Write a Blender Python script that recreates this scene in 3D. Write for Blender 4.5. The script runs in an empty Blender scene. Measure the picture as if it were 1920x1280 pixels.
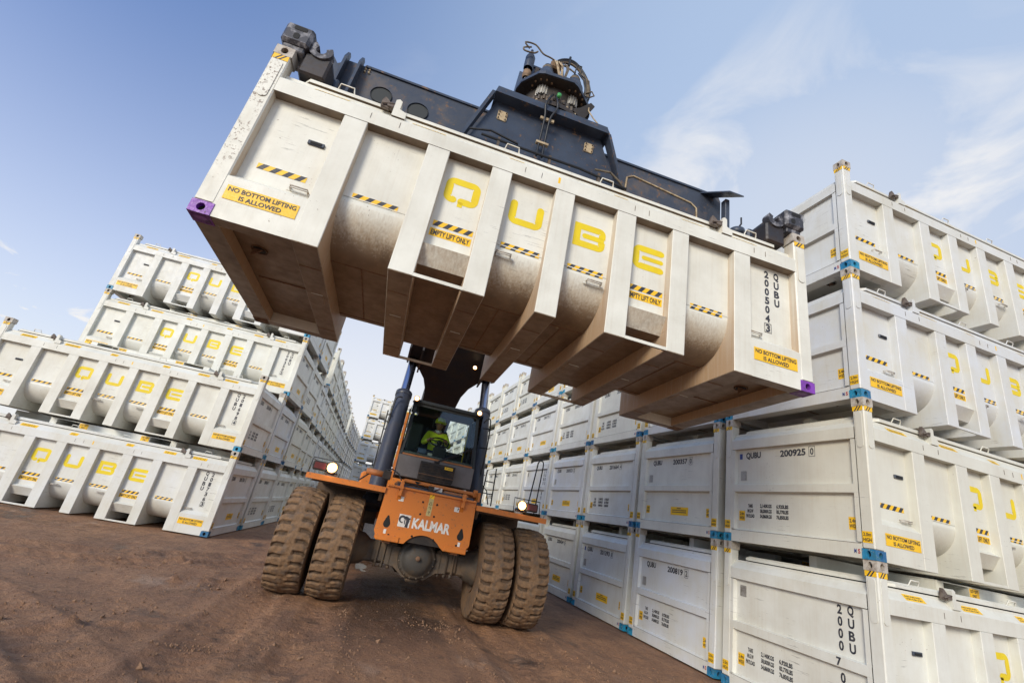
import bpy, math, random
import numpy as np
from mathutils import Vector, Matrix, Euler, noise
random.seed(7)
SC = bpy.context.scene
COL = SC.collection
PI = math.pi

# ------------------------------------------------------------------ camera
F_PX, YAW, PITCH, ROLL = 880.0, 0.25725625, 0.35673394, 0.19340691
CAM = Vector((-5.9416, -4.3318, 1.6539))
cy, sy, cp, sp = math.cos(YAW), math.sin(YAW), math.cos(PITCH), math.sin(PITCH)
fw = Vector((sy*cp, cy*cp, sp)); rr = Vector((cy, -sy, 0)); uu = rr.cross(fw)
c_, s_ = math.cos(ROLL), math.sin(ROLL)
r2 = c_*rr + s_*uu; u2 = -s_*rr + c_*uu
cd = bpy.data.cameras.new('camera'); cam = bpy.data.objects.new('camera', cd); COL.objects.link(cam)
m = Matrix.Identity(4)
for i in range(3):
    m[i][0] = r2[i]; m[i][1] = u2[i]; m[i][2] = -fw[i]; m[i][3] = CAM[i]
cam.matrix_world = m
cd.sensor_width = 36; cd.lens = F_PX/1920*36; cd.clip_start = 0.05; cd.clip_end = 5000
SC.camera = cam

# ------------------------------------------------------------------ light
SUN_EL, SUN_AZ = math.radians(24), math.radians(222)     # azimuth clockwise from +Y: behind the camera, to the left
sd = Vector((math.sin(SUN_AZ)*math.cos(SUN_EL), math.cos(SUN_AZ)*math.cos(SUN_EL), math.sin(SUN_EL)))
w = bpy.data.worlds.new('World'); SC.world = w; w.use_nodes = True
nt = w.node_tree; N = nt.nodes; Lk = nt.links; N.clear()
wo = N.new('ShaderNodeOutputWorld'); bg = N.new('ShaderNodeBackground'); bg.inputs[1].default_value = 0.118
sky = N.new('ShaderNodeTexSky'); sky.sky_type = 'NISHITA'; sky.sun_disc = False
sky.sun_elevation = SUN_EL; sky.sun_rotation = SUN_AZ; sky.air_density = 1.0; sky.dust_density = 1.0; sky.ozone_density = 1.6
tc = N.new('ShaderNodeTexCoord'); sx = N.new('ShaderNodeSeparateXYZ'); Lk.new(tc.outputs['Generated'], sx.inputs[0])
def wm(op, a, b=None, c=None, clamp=False):
    n = N.new('ShaderNodeMath'); n.operation = op; n.use_clamp = clamp
    for i, v in enumerate((a, b, c)):
        if v is None: continue
        if isinstance(v, (int, float)): n.inputs[i].default_value = v
        else: Lk.new(v, n.inputs[i])
    return n.outputs[0]
zc = wm('MAXIMUM', sx.outputs[2], 0.0)
den = wm('ADD', zc, 0.22)
cx_ = wm('DIVIDE', sx.outputs[0], den); cyy = wm('DIVIDE', sx.outputs[1], den)
cb = N.new('ShaderNodeCombineXYZ'); Lk.new(cx_, cb.inputs[0]); Lk.new(cyy, cb.inputs[1])
mp = N.new('ShaderNodeMapping'); mp.inputs['Scale'].default_value = (1.7, 1.5, 1); mp.inputs['Rotation'].default_value = (0, 0, math.radians(60))
mp.inputs['Location'].default_value = (7.7, 8.2, 0)
Lk.new(cb.outputs[0], mp.inputs[0])
n1 = N.new('ShaderNodeTexNoise'); n1.inputs['Scale'].default_value = 2.3; n1.inputs['Detail'].default_value = 9; n1.inputs['Roughness'].default_value = .56; n1.inputs['Distortion'].default_value = .55
Lk.new(mp.outputs[0], n1.inputs['Vector'])
cr = N.new('ShaderNodeMapRange'); cr.inputs[1].default_value = .47; cr.inputs[2].default_value = .66; cr.clamp = True; Lk.new(n1.outputs[0], cr.inputs[0])
# more cloud toward the horizon and toward the right of the view
lowf = wm('SUBTRACT', 1.0, wm('MULTIPLY', zc, 1.15), clamp=True)
side = wm('ADD', wm('MULTIPLY', sx.outputs[0], .55), .42, clamp=True)
def toward(v, a, b):
    d = N.new('ShaderNodeVectorMath'); d.operation = 'DOT_PRODUCT'; Lk.new(tc.outputs['Generated'], d.inputs[0]); d.inputs[1].default_value = Vector(v).normalized()
    r = N.new('ShaderNodeMapRange'); r.interpolation_type = 'SMOOTHSTEP'; r.inputs[1].default_value = a; r.inputs[2].default_value = b; Lk.new(d.outputs['Value'], r.inputs[0]); return r.outputs[0]
bank = wm('ADD', wm('MULTIPLY', toward((.66, .56, .48), .88, .985), .8), wm('MULTIPLY', toward((-.58, .81, .06), .965, .995), 1.2))
cl = wm('MULTIPLY', cr.outputs[0], wm('ADD', bank, .10), clamp=True)
cl = wm('MAXIMUM', cl, wm('MULTIPLY', toward((.66, .55, .45), .90, 1.0), .42))
veil = wm('ADD', wm('POWER', wm('SUBTRACT', 1.0, wm('MULTIPLY', zc, 1.25), clamp=True), 1.5), wm('MULTIPLY', wm('POWER', side, 2.0), .10))
veil = wm('ADD', veil, wm('MULTIPLY', toward((.03, .97, .20), .90, 1.0), .22))
cl2 = wm('MAXIMUM', cl, wm('MULTIPLY', veil, .94, clamp=True), clamp=True)
mx = N.new('ShaderNodeMix'); mx.data_type = 'RGBA'
mx.inputs[7].default_value = (6.0, 5.95, 5.95, 1)
Lk.new(cl2, mx.inputs[0])
tint = N.new('ShaderNodeMix'); tint.data_type = 'RGBA'; tint.blend_type = 'MULTIPLY'; tint.inputs[0].default_value = 1
tint.inputs[7].default_value = (.62, .98, 1.50, 1)
Lk.new(sky.outputs[0], tint.inputs[6])
pal = N.new('ShaderNodeMix'); pal.data_type = 'RGBA'; pal.inputs[7].default_value = (2.95, 3.85, 5.35, 1)
sm_ = N.new('ShaderNodeMapRange'); sm_.interpolation_type = 'SMOOTHSTEP'; sm_.inputs[1].default_value = -.62; sm_.inputs[2].default_value = .42; sm_.inputs[4].default_value = .9; Lk.new(sx.outputs[0], sm_.inputs[0])
Lk.new(sm_.outputs[0], pal.inputs[0]); Lk.new(tint.outputs[2], pal.inputs[6]); Lk.new(pal.outputs[2], mx.inputs[6])
Lk.new(mx.outputs[2], bg.inputs[0]); Lk.new(bg.outputs[0], wo.inputs[0])
sl = bpy.data.lights.new('sun', 'SUN'); sl.energy = 2.3; sl.angle = math.radians(20); sl.color = (1.0, .885, .71)
so = bpy.data.objects.new('sun', sl); COL.objects.link(so); so.rotation_euler = sd.to_track_quat('Z', 'Y').to_euler()
SC.view_settings.view_transform = 'Standard'; SC.view_settings.look = 'None'; SC.view_settings.exposure = 0.36; SC.view_settings.gamma = 1
SC.view_settings.use_curve_mapping = False
SC.render.engine = 'CYCLES'
SC.cycles.max_bounces = 7; SC.cycles.transparent_max_bounces = 16

# ------------------------------------------------------------------ materials
def mat(name, col, rough=.5, metal=0.0, spec=.5, emit=None, estr=0):
    m = bpy.data.materials.new(name); m.use_nodes = True
    b = m.node_tree.nodes['Principled BSDF']
    b.inputs['Base Color'].default_value = (*col, 1); b.inputs['Roughness'].default_value = rough; b.inputs['Metallic'].default_value = metal
    b.inputs['Specular IOR Level'].default_value = spec
    if emit: b.inputs['Emission Color'].default_value = (*emit, 1); b.inputs['Emission Strength'].default_value = estr
    return m
class NG:
    def __init__(s, m): s.m = m; s.t = m.node_tree; s.b = s.t.nodes['Principled BSDF']
    def n(s, ty, **k):
        x = s.t.nodes.new(ty)
        for a, v in k.items(): setattr(x, a, v)
        return x
    def put(s, sock, v):
        if isinstance(v, bpy.types.NodeSocket): s.t.links.new(v, sock)
        elif isinstance(v, (tuple, list)) and sock.type == 'RGBA': sock.default_value = (*v[:3], 1)
        else: sock.default_value = v
    def math(s, op, a, b=0.0, clamp=False):
        x = s.n('ShaderNodeMath', operation=op, use_clamp=clamp); s.put(x.inputs[0], a); s.put(x.inputs[1], b); return x.outputs[0]
    def mix(s, f, a, b, mode='MIX'):
        x = s.n('ShaderNodeMix', data_type='RGBA', blend_type=mode); s.put(x.inputs[0], f); s.put(x.inputs[6], a); s.put(x.inputs[7], b); return x.outputs[2]
    def noise(s, vec, scale, detail=4, rough=.5, sc=(1, 1, 1), loc=None):
        mpn = s.n('ShaderNodeMapping'); mpn.inputs['Scale'].default_value = sc; s.put(mpn.inputs[0], vec)
        if loc is not None: s.put(mpn.inputs['Location'], loc)
        x = s.n('ShaderNodeTexNoise'); x.inputs['Scale'].default_value = scale; x.inputs['Detail'].default_value = detail; x.inputs['Roughness'].default_value = rough
        s.t.links.new(mpn.outputs[0], x.inputs['Vector']); return x.outputs[0]
    def ramp(s, v, a, b, lo=0.0, hi=1.0):
        x = s.n('ShaderNodeMapRange', clamp=True); s.put(x.inputs[0], v); x.inputs[1].default_value = a; x.inputs[2].default_value = b; x.inputs[3].default_value = lo; x.inputs[4].default_value = hi
        return x.outputs[0]
    def bump(s, h, st, dist=.01):
        x = s.n('ShaderNodeBump'); x.inputs['Strength'].default_value = st; x.inputs['Distance'].default_value = dist; s.put(x.inputs['Height'], h); s.t.links.new(x.outputs[0], s.b.inputs['Normal'])

def paint_white(name):
    """container paint; dirt amount comes from the object's colour alpha, tint from its rgb"""
    m = mat(name, (.75, .74, .71), .42); g = NG(m)
    tcn = g.n('ShaderNodeTexCoord'); ob = tcn.outputs['Object']
    oi = g.n('ShaderNodeObjectInfo')
    loc = g.n('ShaderNodeVectorMath', operation='SCALE'); loc.inputs['Scale'].default_value = 1.0
    cbx = g.n('ShaderNodeCombineXYZ'); g.put(cbx.inputs[0], g.math('MULTIPLY', oi.outputs['Location'].node.outputs['Alpha'], 7.0))
    geo = g.n('ShaderNodeNewGeometry'); nz = g.n('ShaderNodeSeparateXYZ'); g.put(nz.inputs[0], geo.outputs['Normal'])
    so_ = g.n('ShaderNodeSeparateXYZ'); g.put(so_.inputs[0], ob)
    pos = geo.outputs['Position']
    dirt = oi.outputs['Alpha']
    streak = g.noise(ob, 1.0, 5, .6, (26, 26, 1.1), loc=cbx.outputs[0])
    blot = g.noise(pos, 1.7, 6, .62)
    fine = g.noise(pos, 9, 5, .6)
    base = g.mix(g.ramp(blot, .35, .75), oi.outputs['Color'], (.60, .585, .505))
    st = g.math('MULTIPLY', g.ramp(streak, .48, .78), g.ramp(blot, .3, .7, .04, .36))
    c = g.mix(st, base, (.52, .44, .33))
    # rusty chips
    edge = g.math('MULTIPLY', g.math('MULTIPLY', g.ramp(so_.outputs[0], .17, .12), g.ramp(dirt, .8, .9)), g.ramp(so_.outputs[2], .25, .7))
    chips = g.math('MULTIPLY', g.ramp(g.math('ADD', g.noise(pos, 38, 3, .7), g.math('MULTIPLY', edge, .10)), .66, .70), g.math('ADD', g.ramp(g.noise(pos, 2.2, 3, .5), .56, .64), g.math('MULTIPLY', edge, g.ramp(g.noise(pos, 5, 3, .5), .42, .52)), True))
    c = g.mix(g.math('MULTIPLY', chips, .8), c, (.16, .10, .065))
    # splashed mud: lowest part of the sides and everything that faces down
    low = g.math('MULTIPLY', g.ramp(g.math('ADD', so_.outputs[2], g.math('MULTIPLY', g.math('SUBTRACT', streak, .5), .55)), .62, .12), g.math('ADD', g.math('MULTIPLY', dirt, .0), .0))
    fs = g.noise(ob, 1.0, 4, .6, (60, 60, 2.0), loc=cbx.outputs[0])
    down = g.ramp(g.math('ADD', nz.outputs[2], g.math('ADD', g.math('MULTIPLY', g.math('SUBTRACT', streak, .5), .55), g.math('MULTIPLY', g.math('SUBTRACT', fs, .5), .8))), -.10, -.80)
    ax = g.math('ABSOLUTE', nz.outputs[0])
    sidef = g.math('MULTIPLY', g.ramp(ax, .8, .97), g.math('MULTIPLY', g.math('ADD', g.ramp(so_.outputs[2], 1.5, .1, .30, 1.0), g.math('MULTIPLY', g.math('SUBTRACT', streak, .5), .9)), g.ramp(dirt, .35, .9)), True)
    c = g.mix(g.math('MULTIPLY', sidef, .95, True), c, (.47, .32, .19))
    mud = g.math('MULTIPLY', g.math('MAXIMUM', low, down), dirt, True)
    mud = g.math('MULTIPLY', mud, g.ramp(blot, .1, .6, .85, 1.0), True)
    mudc = g.mix(g.ramp(fine, .35, .7), (.195, .132, .078), (.135, .090, .055))
    mudc = g.mix(g.ramp(nz.outputs[2], -.45, -.95), (.42, .32, .21), mudc)
    mudc = g.mix(g.math('MULTIPLY', g.ramp(g.noise(pos, 3.1, 5, .65, (1, .35, 1)), .46, .66), .6), mudc, (.095, .060, .040))
    scr = g.math('MULTIPLY', g.ramp(g.noise(ob, 1.0, 5, .7, (3, 3, 60)), .61, .65), g.ramp(g.noise(pos, 1.3, 3, .5), .54, .60)); c = g.mix(g.math('MULTIPLY', scr, .55), c, (.12, .11, .10))
    c = g.mix(mud, c, mudc)
    g.put(g.b.inputs['Base Color'], c)
    g.put(g.b.inputs['Roughness'], g.ramp(fine, .3, .7, .38, .6))
    g.bump(g.math('ADD', g.noise(pos, 2.2, 3, .5), g.math('MULTIPLY', fine, .12)), .25, .02)
    return m
def worn(name, a, b, rough=.5, scale=3, lo=.45, hi=.65, chip=None, metal=0.0, bump=.2):
    m = mat(name, a, rough, metal); g = NG(m); geo = g.n('ShaderNodeTexCoord'); pos = geo.outputs['Object']
    f = g.noise(pos, scale, 6, .62); c = g.mix(g.ramp(f, lo, hi), a, b)
    fi = g.noise(pos, scale*8, 4, .6)
    if chip: c = g.mix(g.math('MULTIPLY', g.ramp(fi, .6, .66), g.ramp(f, .48, .56)), c, chip)
    g.put(g.b.inputs['Base Color'], c); g.put(g.b.inputs['Roughness'], g.ramp(fi, .3, .7, max(.1, rough-.12), min(1, rough+.15)))
    g.bump(g.math('ADD', f, g.math('MULTIPLY', fi, .3)), bump, .01)
    return m
M = {}
M['white'] = paint_white('white_container_paint')
M['yellow'] = worn('yellow_lettering', (.78, .60, .006), (.72, .53, .008), .5, 4)
M['label'] = worn('yellow_label', (.90, .54, .01), (.84, .49, .02), .45, 6)
M['ink'] = worn('black_ink', (.025, .028, .04), (.06, .06, .07), .5, 10)
M['black'] = mat('dark_void', (.012, .012, .012), .8)
M['purple'] = worn('purple_casting_paint', (.22, .045, .42), (.15, .035, .28), .45, 8, chip=(.1, .07, .06))
m = mat('blue_casting_paint', (.02, .24, .5), .5); g = NG(m); pos = g.n('ShaderNodeNewGeometry').outputs['Position']
c = g.mix(g.ramp(g.noise(pos, 1.1, 2, .5), .42, .58), (.02, .30, .50), (.02, .11, .27)); c = g.mix(g.ramp(g.noise(pos, 18, 5, .65), .50, .58), c, (.03, .16, .26))
c = g.mix(g.ramp(g.noise(pos, 30, 5, .7), .60, .64), c, (.30, .29, .26)); g.put(g.b.inputs['Base Color'], c); M['blue'] = m
M['casting'] = worn('chipped_white_casting', (.50, .46, .40), (.28, .22, .17), .6, 9, chip=(.10, .06, .04))
M['seam'] = worn('rusty_weld_seam', (.16, .09, .055), (.24, .15, .09), .8, 20)
M['seal'] = mat('black_rubber_seal', (.02, .02, .022), .7)
M['steel'] = worn('galvanised_steel', (.42, .41, .38), (.25, .23, .2), .45, 9, metal=.4)
M['navy'] = worn('blue_grey_machine_paint', (.040, .052, .078), (.026, .032, .048), .42, 2.0, chip=(.16, .09, .05))
M['cyl'] = worn('dark_cylinder_paint', (.034, .040, .060), (.045, .045, .055), .4, 3)
M['navy_worn'] = worn('scuffed_blue_grey_paint', (.038, .047, .068), (.085, .075, .075), .5, 2.4, .5, .62, chip=(.14, .08, .05))
M['twist'] = worn('scuffed_black_white_steel', (.04, .04, .05), (.24, .24, .26), .5, 13, .48, .62, chip=(.12, .07, .05), bump=.03)
M['boom'] = worn('dark_boom_paint', (.022, .020, .024), (.040, .026, .019), .5, 3)
M['orange'] = worn('orange_machine_paint', (.62, .185, .025), (.52, .155, .03), .38, 3, .5, .75, chip=(.28, .13, .05))
M['orange_dirty'] = worn('muddy_orange_paint', (.42, .15, .045), (.22, .115, .06), .6, 5)
M['liner'] = worn('mud_coated_liner', (.11, .07, .045), (.06, .04, .03), .85, 5)
M['axle'] = worn('muddy_axle_steel', (.085, .066, .050), (.14, .092, .055), .75, 5, bump=.5)
M['hub'] = worn('scuffed_grey_hub', (.055, .050, .045), (.10, .07, .045), .6, 4, bump=.4)
M['rim'] = worn('muddy_rim', (.22, .12, .07), (.12, .08, .055), .8, 6)
M['dark'] = worn('dark_chassis', (.022, .018, .016), (.05, .035, .025), .7, 5)
M['grey'] = worn('grey_cab_paint', (.16, .148, .148), (.13, .12, .118), .5, 3)
M['grille'] = worn('muddy_black_grille', (.022, .019, .018), (.06, .042, .03), .7, 7)
M['cabin'] = mat('cab_interior_dark', (.03, .034, .034), .7)
M['cabgrey'] = mat('cab_interior_grey', (.13, .155, .15), .7)
M['chrome'] = mat('chromed_rod', (.34, .36, .46), .22, 1.0)
M['hose'] = mat('black_hose', (.012, .012, .013), .4)
M['rope'] = worn('dusty_hose', (.16, .13, .09), (.07, .05, .035), .8, 12)
M['hivis'] = mat('hi_vis_yellow_cloth', (.68, .80, .03), .7, emit=None)
M['helmet'] = mat('hi_vis_yellow_helmet', (.72, .85, .01), .3)
M['skin'] = mat('skin', (.33, .17, .11), .55)
M['collar'] = mat('white_shirt', (.6, .6, .6), .7)
M['strap'] = mat('reflective_tape', (.5, .52, .5), .35)
M['trouser'] = mat('navy_trousers', (.02, .025, .05), .8)
M['pale'] = mat('aged_sign_paper', (.52, .42, .18), .6)
M['stickerw'] = mat('white_sticker', (.72, .70, .66), .5)
M['logo_white'] = worn('white_logo_paint', (.78, .76, .72), (.6, .55, .5), .5, 8)
M['brass'] = worn('dusty_plate', (.46, .36, .22), (.24, .17, .1), .6, 14)
M['bolt'] = worn('dusty_bolts', (.24, .15, .08), (.12, .08, .05), .7, 12)
M['latch'] = worn('rusty_greased_latch', (.16, .13, .11), (.07, .05, .04), .7, 14)
M['gear'] = worn('greased_gear_steel', (.09, .065, .04), (.035, .028, .022), .5, 9)
M['green'] = mat('green_fitting', (.05, .3, .08), .5)
M['red'] = mat('red_tail_lens', (.11, .012, .01), .3)
M['lampglass'] = mat('lit_lamp_glass', (1, .9, .75), .2, emit=(1.0, .74, .42), estr=9)
M['lamprim'] = mat('lamp_halo_ring', (.8, .5, .25), .3, emit=(1.0, .42, .12), estr=2.2)  # emissive ring paints the warm halo around the lit lens
M['screen'] = mat('cab_monitor', (.05, .09, .2), .2)
M['yellow_rail'] = mat('yellow_grab_rail', (.7, .5, .02), .5)
M['tower_grey'] = M['steel']
# tyre: mud-caked rubber
m = mat('muddy_tyre_rubber', (.1, .07, .045), .85); g = NG(m); tcn = g.n('ShaderNodeTexCoord'); ob = tcn.outputs['Object']
f = g.noise(ob, 5, 7, .65); f2 = g.noise(ob, 34, 5, .65)
at = g.n('ShaderNodeAttribute', attribute_name='raised')
c = g.mix(g.ramp(f, .36, .66), (.245, .145, .075), (.165, .097, .052)); c = g.mix(g.ramp(f2, .46, .70), c, (.13, .08, .046))
c = g.mix(g.math('MULTIPLY', g.ramp(g.noise(ob, 9, 6, .6), .5, .62), .55), c, (.085, .07, .062))
g.put(g.b.inputs['Base Color'], c); g.bump(g.math('ADD', f2, f), .8, .012); M['tyre'] = m; M['tyre_groove'] = worn('shaded_tread_groove', (.10, .062, .036), (.05, .033, .022), .9, 20)  # groove faces get a darker colour that paints in the tread's shadow
# glass
m = bpy.data.materials.new('tinted_cab_glass'); m.use_nodes = True; t = m.node_tree; t.nodes.clear()
o_ = t.nodes.new('ShaderNodeOutputMaterial'); tr = t.nodes.new('ShaderNodeBsdfTransparent'); tr.inputs[0].default_value = (.88, .94, .91, 1)
gl = t.nodes.new('ShaderNodeBsdfGlossy'); gl.inputs['Roughness'].default_value = .02; gl.inputs[0].default_value = (.9, .95, 1, 1)
fr = t.nodes.new('ShaderNodeFresnel'); fr.inputs[0].default_value = 1.5; ms = t.nodes.new('ShaderNodeMixShader')
t.links.new(fr.outputs[0], ms.inputs[0]); t.links.new(tr.outputs[0], ms.inputs[1]); t.links.new(gl.outputs[0], ms.inputs[2]); t.links.new(ms.outputs[0], o_.inputs[0]); M['glass'] = m
# ground
m = mat('wet_red_mud', (.16, .09, .055), .7); g = NG(m); geo = g.n('ShaderNodeNewGeometry'); pos = geo.outputs['Position']
big = g.noise(pos, .28, 5, .6); mid = g.noise(pos, 1.6, 7, .62); fine = g.noise(pos, 16, 7, .68); grit = g.noise(pos, 70, 4, .7)
drag = g.noise(pos, 1.0, 6, .6, (3.4, .5, 1))
c = g.mix(g.ramp(big, .35, .65), (.36, .180, .088), (.24, .120, .062))
c = g.mix(g.ramp(mid, .38, .66), c, (.42, .220, .108))
c = g.mix(g.math('MULTIPLY', g.ramp(fine, .44, .68), .6), c, (.17, .10, .068))
c = g.mix(g.math('MULTIPLY', g.ramp(grit, .60, .70), .5), c, (.50, .35, .25))
c = g.mix(g.math('MULTIPLY', g.ramp(drag, .50, .66), .45), c, (.15, .085, .055))
# wet strip down the aisle, darkened further as contact shade under the machine
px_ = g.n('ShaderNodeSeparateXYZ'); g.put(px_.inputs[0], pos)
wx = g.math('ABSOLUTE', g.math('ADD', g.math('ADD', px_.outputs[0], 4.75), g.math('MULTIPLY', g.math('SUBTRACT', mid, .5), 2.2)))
wetshade = g.math('MULTIPLY', g.ramp(wx, 1.15, .45), g.ramp(px_.outputs[1], 1.6, 3.4))
wet = g.math('MAXIMUM', g.math('MULTIPLY', wetshade, .85), g.ramp(g.noise(pos, .7, 5, .6), .60, .68))
churn = g.math('MULTIPLY', g.ramp(g.noise(pos, 2.6, 7, .7), .47, .60), g.ramp(g.noise(pos, .55, 4, .55), .42, .58))
c = g.mix(g.math('MULTIPLY', churn, .5), c, (.10, .058, .036))
pale = g.math('MULTIPLY', g.ramp(g.noise(pos, 1.1, 6, .65, (1.2, .8, 1)), .56, .68), g.ramp(g.noise(pos, .38, 3, .5), .45, .6))
c = g.mix(g.math('MULTIPLY', pale, .55), c, (.44, .31, .225))
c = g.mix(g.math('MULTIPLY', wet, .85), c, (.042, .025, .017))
g.put(g.b.inputs['Base Color'], c)
g.put(g.b.inputs['Roughness'], g.math('SUBTRACT', g.ramp(fine, .3, .7, .62, .9), g.math('MULTIPLY', wet, .38)))
g.bump(g.math('ADD', g.math('MULTIPLY', fine, 1.0), g.math('ADD', g.math('MULTIPLY', grit, .3), g.math('MULTIPLY', mid, 1.5))), 1.0, .05)
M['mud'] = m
M['clod'] = worn('mud_clods', (.26, .15, .085), (.13, .075, .045), .9, 30)
m = mat('muddy_water', (.085, .058, .036), .16); g = NG(m); geo = g.n('ShaderNodeNewGeometry'); g.bump(g.noise(geo.outputs['Position'], 9, 3, .5), .06, .01); M['water'] = m

# ------------------------------------------------------------------ mesh helpers
class MB:
    def __init__(s): s.v = []; s.f = []; s.mi = []; s.mats = []; s.sm = []
    def slot(s, m):
        if m not in s.mats: s.mats.append(m)
        return s.mats.index(m)
    def add(s, vs, fs, m='white', smooth=False, T=None):
        o = len(s.v)
        for p in vs:
            p = Vector(p)
            if T is not None: p = T @ p
            s.v.append(tuple(p))
        k = s.slot(m)
        for f in fs: s.f.append(tuple(o+i for i in f)); s.mi.append(k); s.sm.append(smooth)
        return s
    def box(s, a, b, m='white', T=None, bev=0.0):
        x0, y0, z0 = (min(a[i], b[i]) for i in range(3)); x1, y1, z1 = (max(a[i], b[i]) for i in range(3))
        if bev <= 0:
            vs = [(x0, y0, z0), (x1, y0, z0), (x1, y1, z0), (x0, y1, z0), (x0, y0, z1), (x1, y0, z1), (x1, y1, z1), (x0, y1, z1)]
            return s.add(vs, [(0, 3, 2, 1), (4, 5, 6, 7), (0, 1, 5, 4), (1, 2, 6, 5), (2, 3, 7, 6), (3, 0, 4, 7)], m, T=T)
        # chamfered box: three inset shells
        vs = []
        for sx_ in (0, 1):
            for sy_ in (0, 1):
                for sz_ in (0, 1):
                    X = (x0, x1)[sx_]; Y = (y0, y1)[sy_]; Z = (z0, z1)[sz_]; dx = bev*(1-2*sx_); dy = bev*(1-2*sy_); dz = bev*(1-2*sz_)
                    vs += [(X, Y+dy, Z+dz), (X+dx, Y, Z+dz), (X+dx, Y+dy, Z)]
        I = lambda a, b, c, k: (a*4+b*2+c)*3+k
        fs = []
        for a in (0, 1): fs.append((I(a, 0, 0, 0), I(a, 1, 0, 0), I(a, 1, 1, 0), I(a, 0, 1, 0)) if a else (I(a, 0, 0, 0), I(a, 0, 1, 0), I(a, 1, 1, 0), I(a, 1, 0, 0)))
        for a in (0, 1): fs.append((I(0, a, 0, 1), I(0, a, 1, 1), I(1, a, 1, 1), I(1, a, 0, 1)) if a else (I(0, a, 0, 1), I(1, a, 0, 1), I(1, a, 1, 1), I(0, a, 1, 1)))
        for a in (0, 1): fs.append((I(0, 0, a, 2), I(1, 0, a, 2), I(1, 1, a, 2), I(0, 1, a, 2)) if a else (I(0, 0, a, 2), I(0, 1, a, 2), I(1, 1, a, 2), I(1, 0, a, 2)))
        for a in (0, 1):
            for b in (0, 1):
                fs.append((I(a, b, 0, 0), I(a, b, 1, 0), I(a, b, 1, 1), I(a, b, 0, 1)))
                fs.append((I(a, 0, b, 0), I(a, 1, b, 0), I(a, 1, b, 2), I(a, 0, b, 2)))
                fs.append((I(0, a, b, 1), I(1, a, b, 1), I(1, a, b, 2), I(0, a, b, 2)))
                for c in (0, 1): fs.append((I(a, b, c, 0), I(a, b, c, 1), I(a, b, c, 2)))
        return s.add(vs, fs, m, T=T)
    def prism(s, poly, o, u, v, n, m='white', T=None, smooth=False):
        """poly (a,b) in the plane o+u a+v b, pushed along vector n"""
        o, u, v, n = map(Vector, (o, u, v, n)); k = len(poly)
        vs = [o+u*a+v*b for a, b in poly]; vs += [p+n for p in vs]
        s.add(vs, [tuple(range(k)), tuple(range(2*k-1, k-1, -1))], m, T=T)
        return s.add(vs, [(i, (i+1) % k, (i+1) % k+k, i+k) for i in range(k)], m, smooth=smooth, T=T)
    def tube(s, pts, r, m='hose', n=8, T=None, caps=True, smooth=True):
        pts = [Vector(p) for p in pts]
        if m in ('hose', 'rope') and 5 <= len(pts) <= 12 and not isinstance(r, (list, tuple)):
            Q = []; K = 4
            for i in range(len(pts)-1):
                p0, p1, p2, p3 = pts[max(i-1, 0)], pts[i], pts[i+1], pts[min(i+2, len(pts)-1)]
                for k in range(K):
                    t = k/K; Q.append(.5*((2*p1)+(p2-p0)*t+(2*p0-5*p1+4*p2-p3)*t*t+(3*p1-p0-3*p2+p3)*t*t*t))
            pts = Q+[pts[-1]]
        rs = r if isinstance(r, (list, tuple)) else [r]*len(pts)
        vs = []; fs = []; ref = None
        for i, p in enumerate(pts):
            d = (pts[min(i+1, len(pts)-1)]-pts[max(i-1, 0)]).normalized()
            if ref is None: ref = d.orthogonal().normalized()
            a = (ref-d*ref.dot(d)); a = a.normalized() if a.length > 1e-6 else d.orthogonal().normalized(); ref = a; b = d.cross(a)
            for j in range(n): t = 2*PI*j/n; vs.append(p+(a*math.cos(t)+b*math.sin(t))*rs[i])
        for i in range(len(pts)-1):
            for j in range(n): fs.append((i*n+j, i*n+(j+1) % n, (i+1)*n+(j+1) % n, (i+1)*n+j))
        s.add(vs, fs, m, smooth=smooth, T=T)
        if caps: s.add(vs[:n]+vs[-n:], [tuple(range(n-1, -1, -1)), tuple(range(n, 2*n))], m, T=T)
        return s
    def lathe(s, prof, o, ax, m, n=24, T=None, smooth=True):
        """prof (r, h) about axis ax through o"""
        o = Vector(o); ax = Vector(ax).normalized(); a = ax.orthogonal().normalized(); b = ax.cross(a); vs = []; fs = []
        for r, h in prof:
            for j in range(n): t = 2*PI*j/n; vs.append(o+ax*h+(a*math.cos(t)+b*math.sin(t))*r)
        for i in range(len(prof)-1):
            for j in range(n): fs.append((i*n+j, i*n+(j+1) % n, (i+1)*n+(j+1) % n, (i+1)*n+j))
        return s.add(vs, fs, m, smooth=smooth, T=T)
    def text(s, txt, o, u, v, size, m='ink', wid=None, bold=.022, T=None, rise=.0015, center=True):
        me = text_mesh(txt, bold); vs = me[0]
        x0, x1, y0, y1 = me[2]; w_, h_ = max(x1-x0, 1e-4), max(y1-y0, 1e-4)
        ky = size/me[3]; kx = ky if wid is None else wid/w_
        o, u, v = map(Vector, (o, u, v)); nn = u.cross(v).normalized()*rise
        ox = (x0+x1)/2 if center else x0; oy = (y0+y1)/2 if center else 0
        P = [o+u*((p[0]-ox)*kx)+v*((p[1]-oy)*ky)+nn for p in vs]
        return s.add(P, me[1], m, T=T)
    def build(s, name):
        me = bpy.data.meshes.new(name); me.from_pydata(s.v, [], s.f)
        for k in s.mats: me.materials.append(M[k])
        me.polygons.foreach_set('material_index', s.mi); me.polygons.foreach_set('use_smooth', s.sm); me.update()
        return me
_tc = {}
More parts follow.
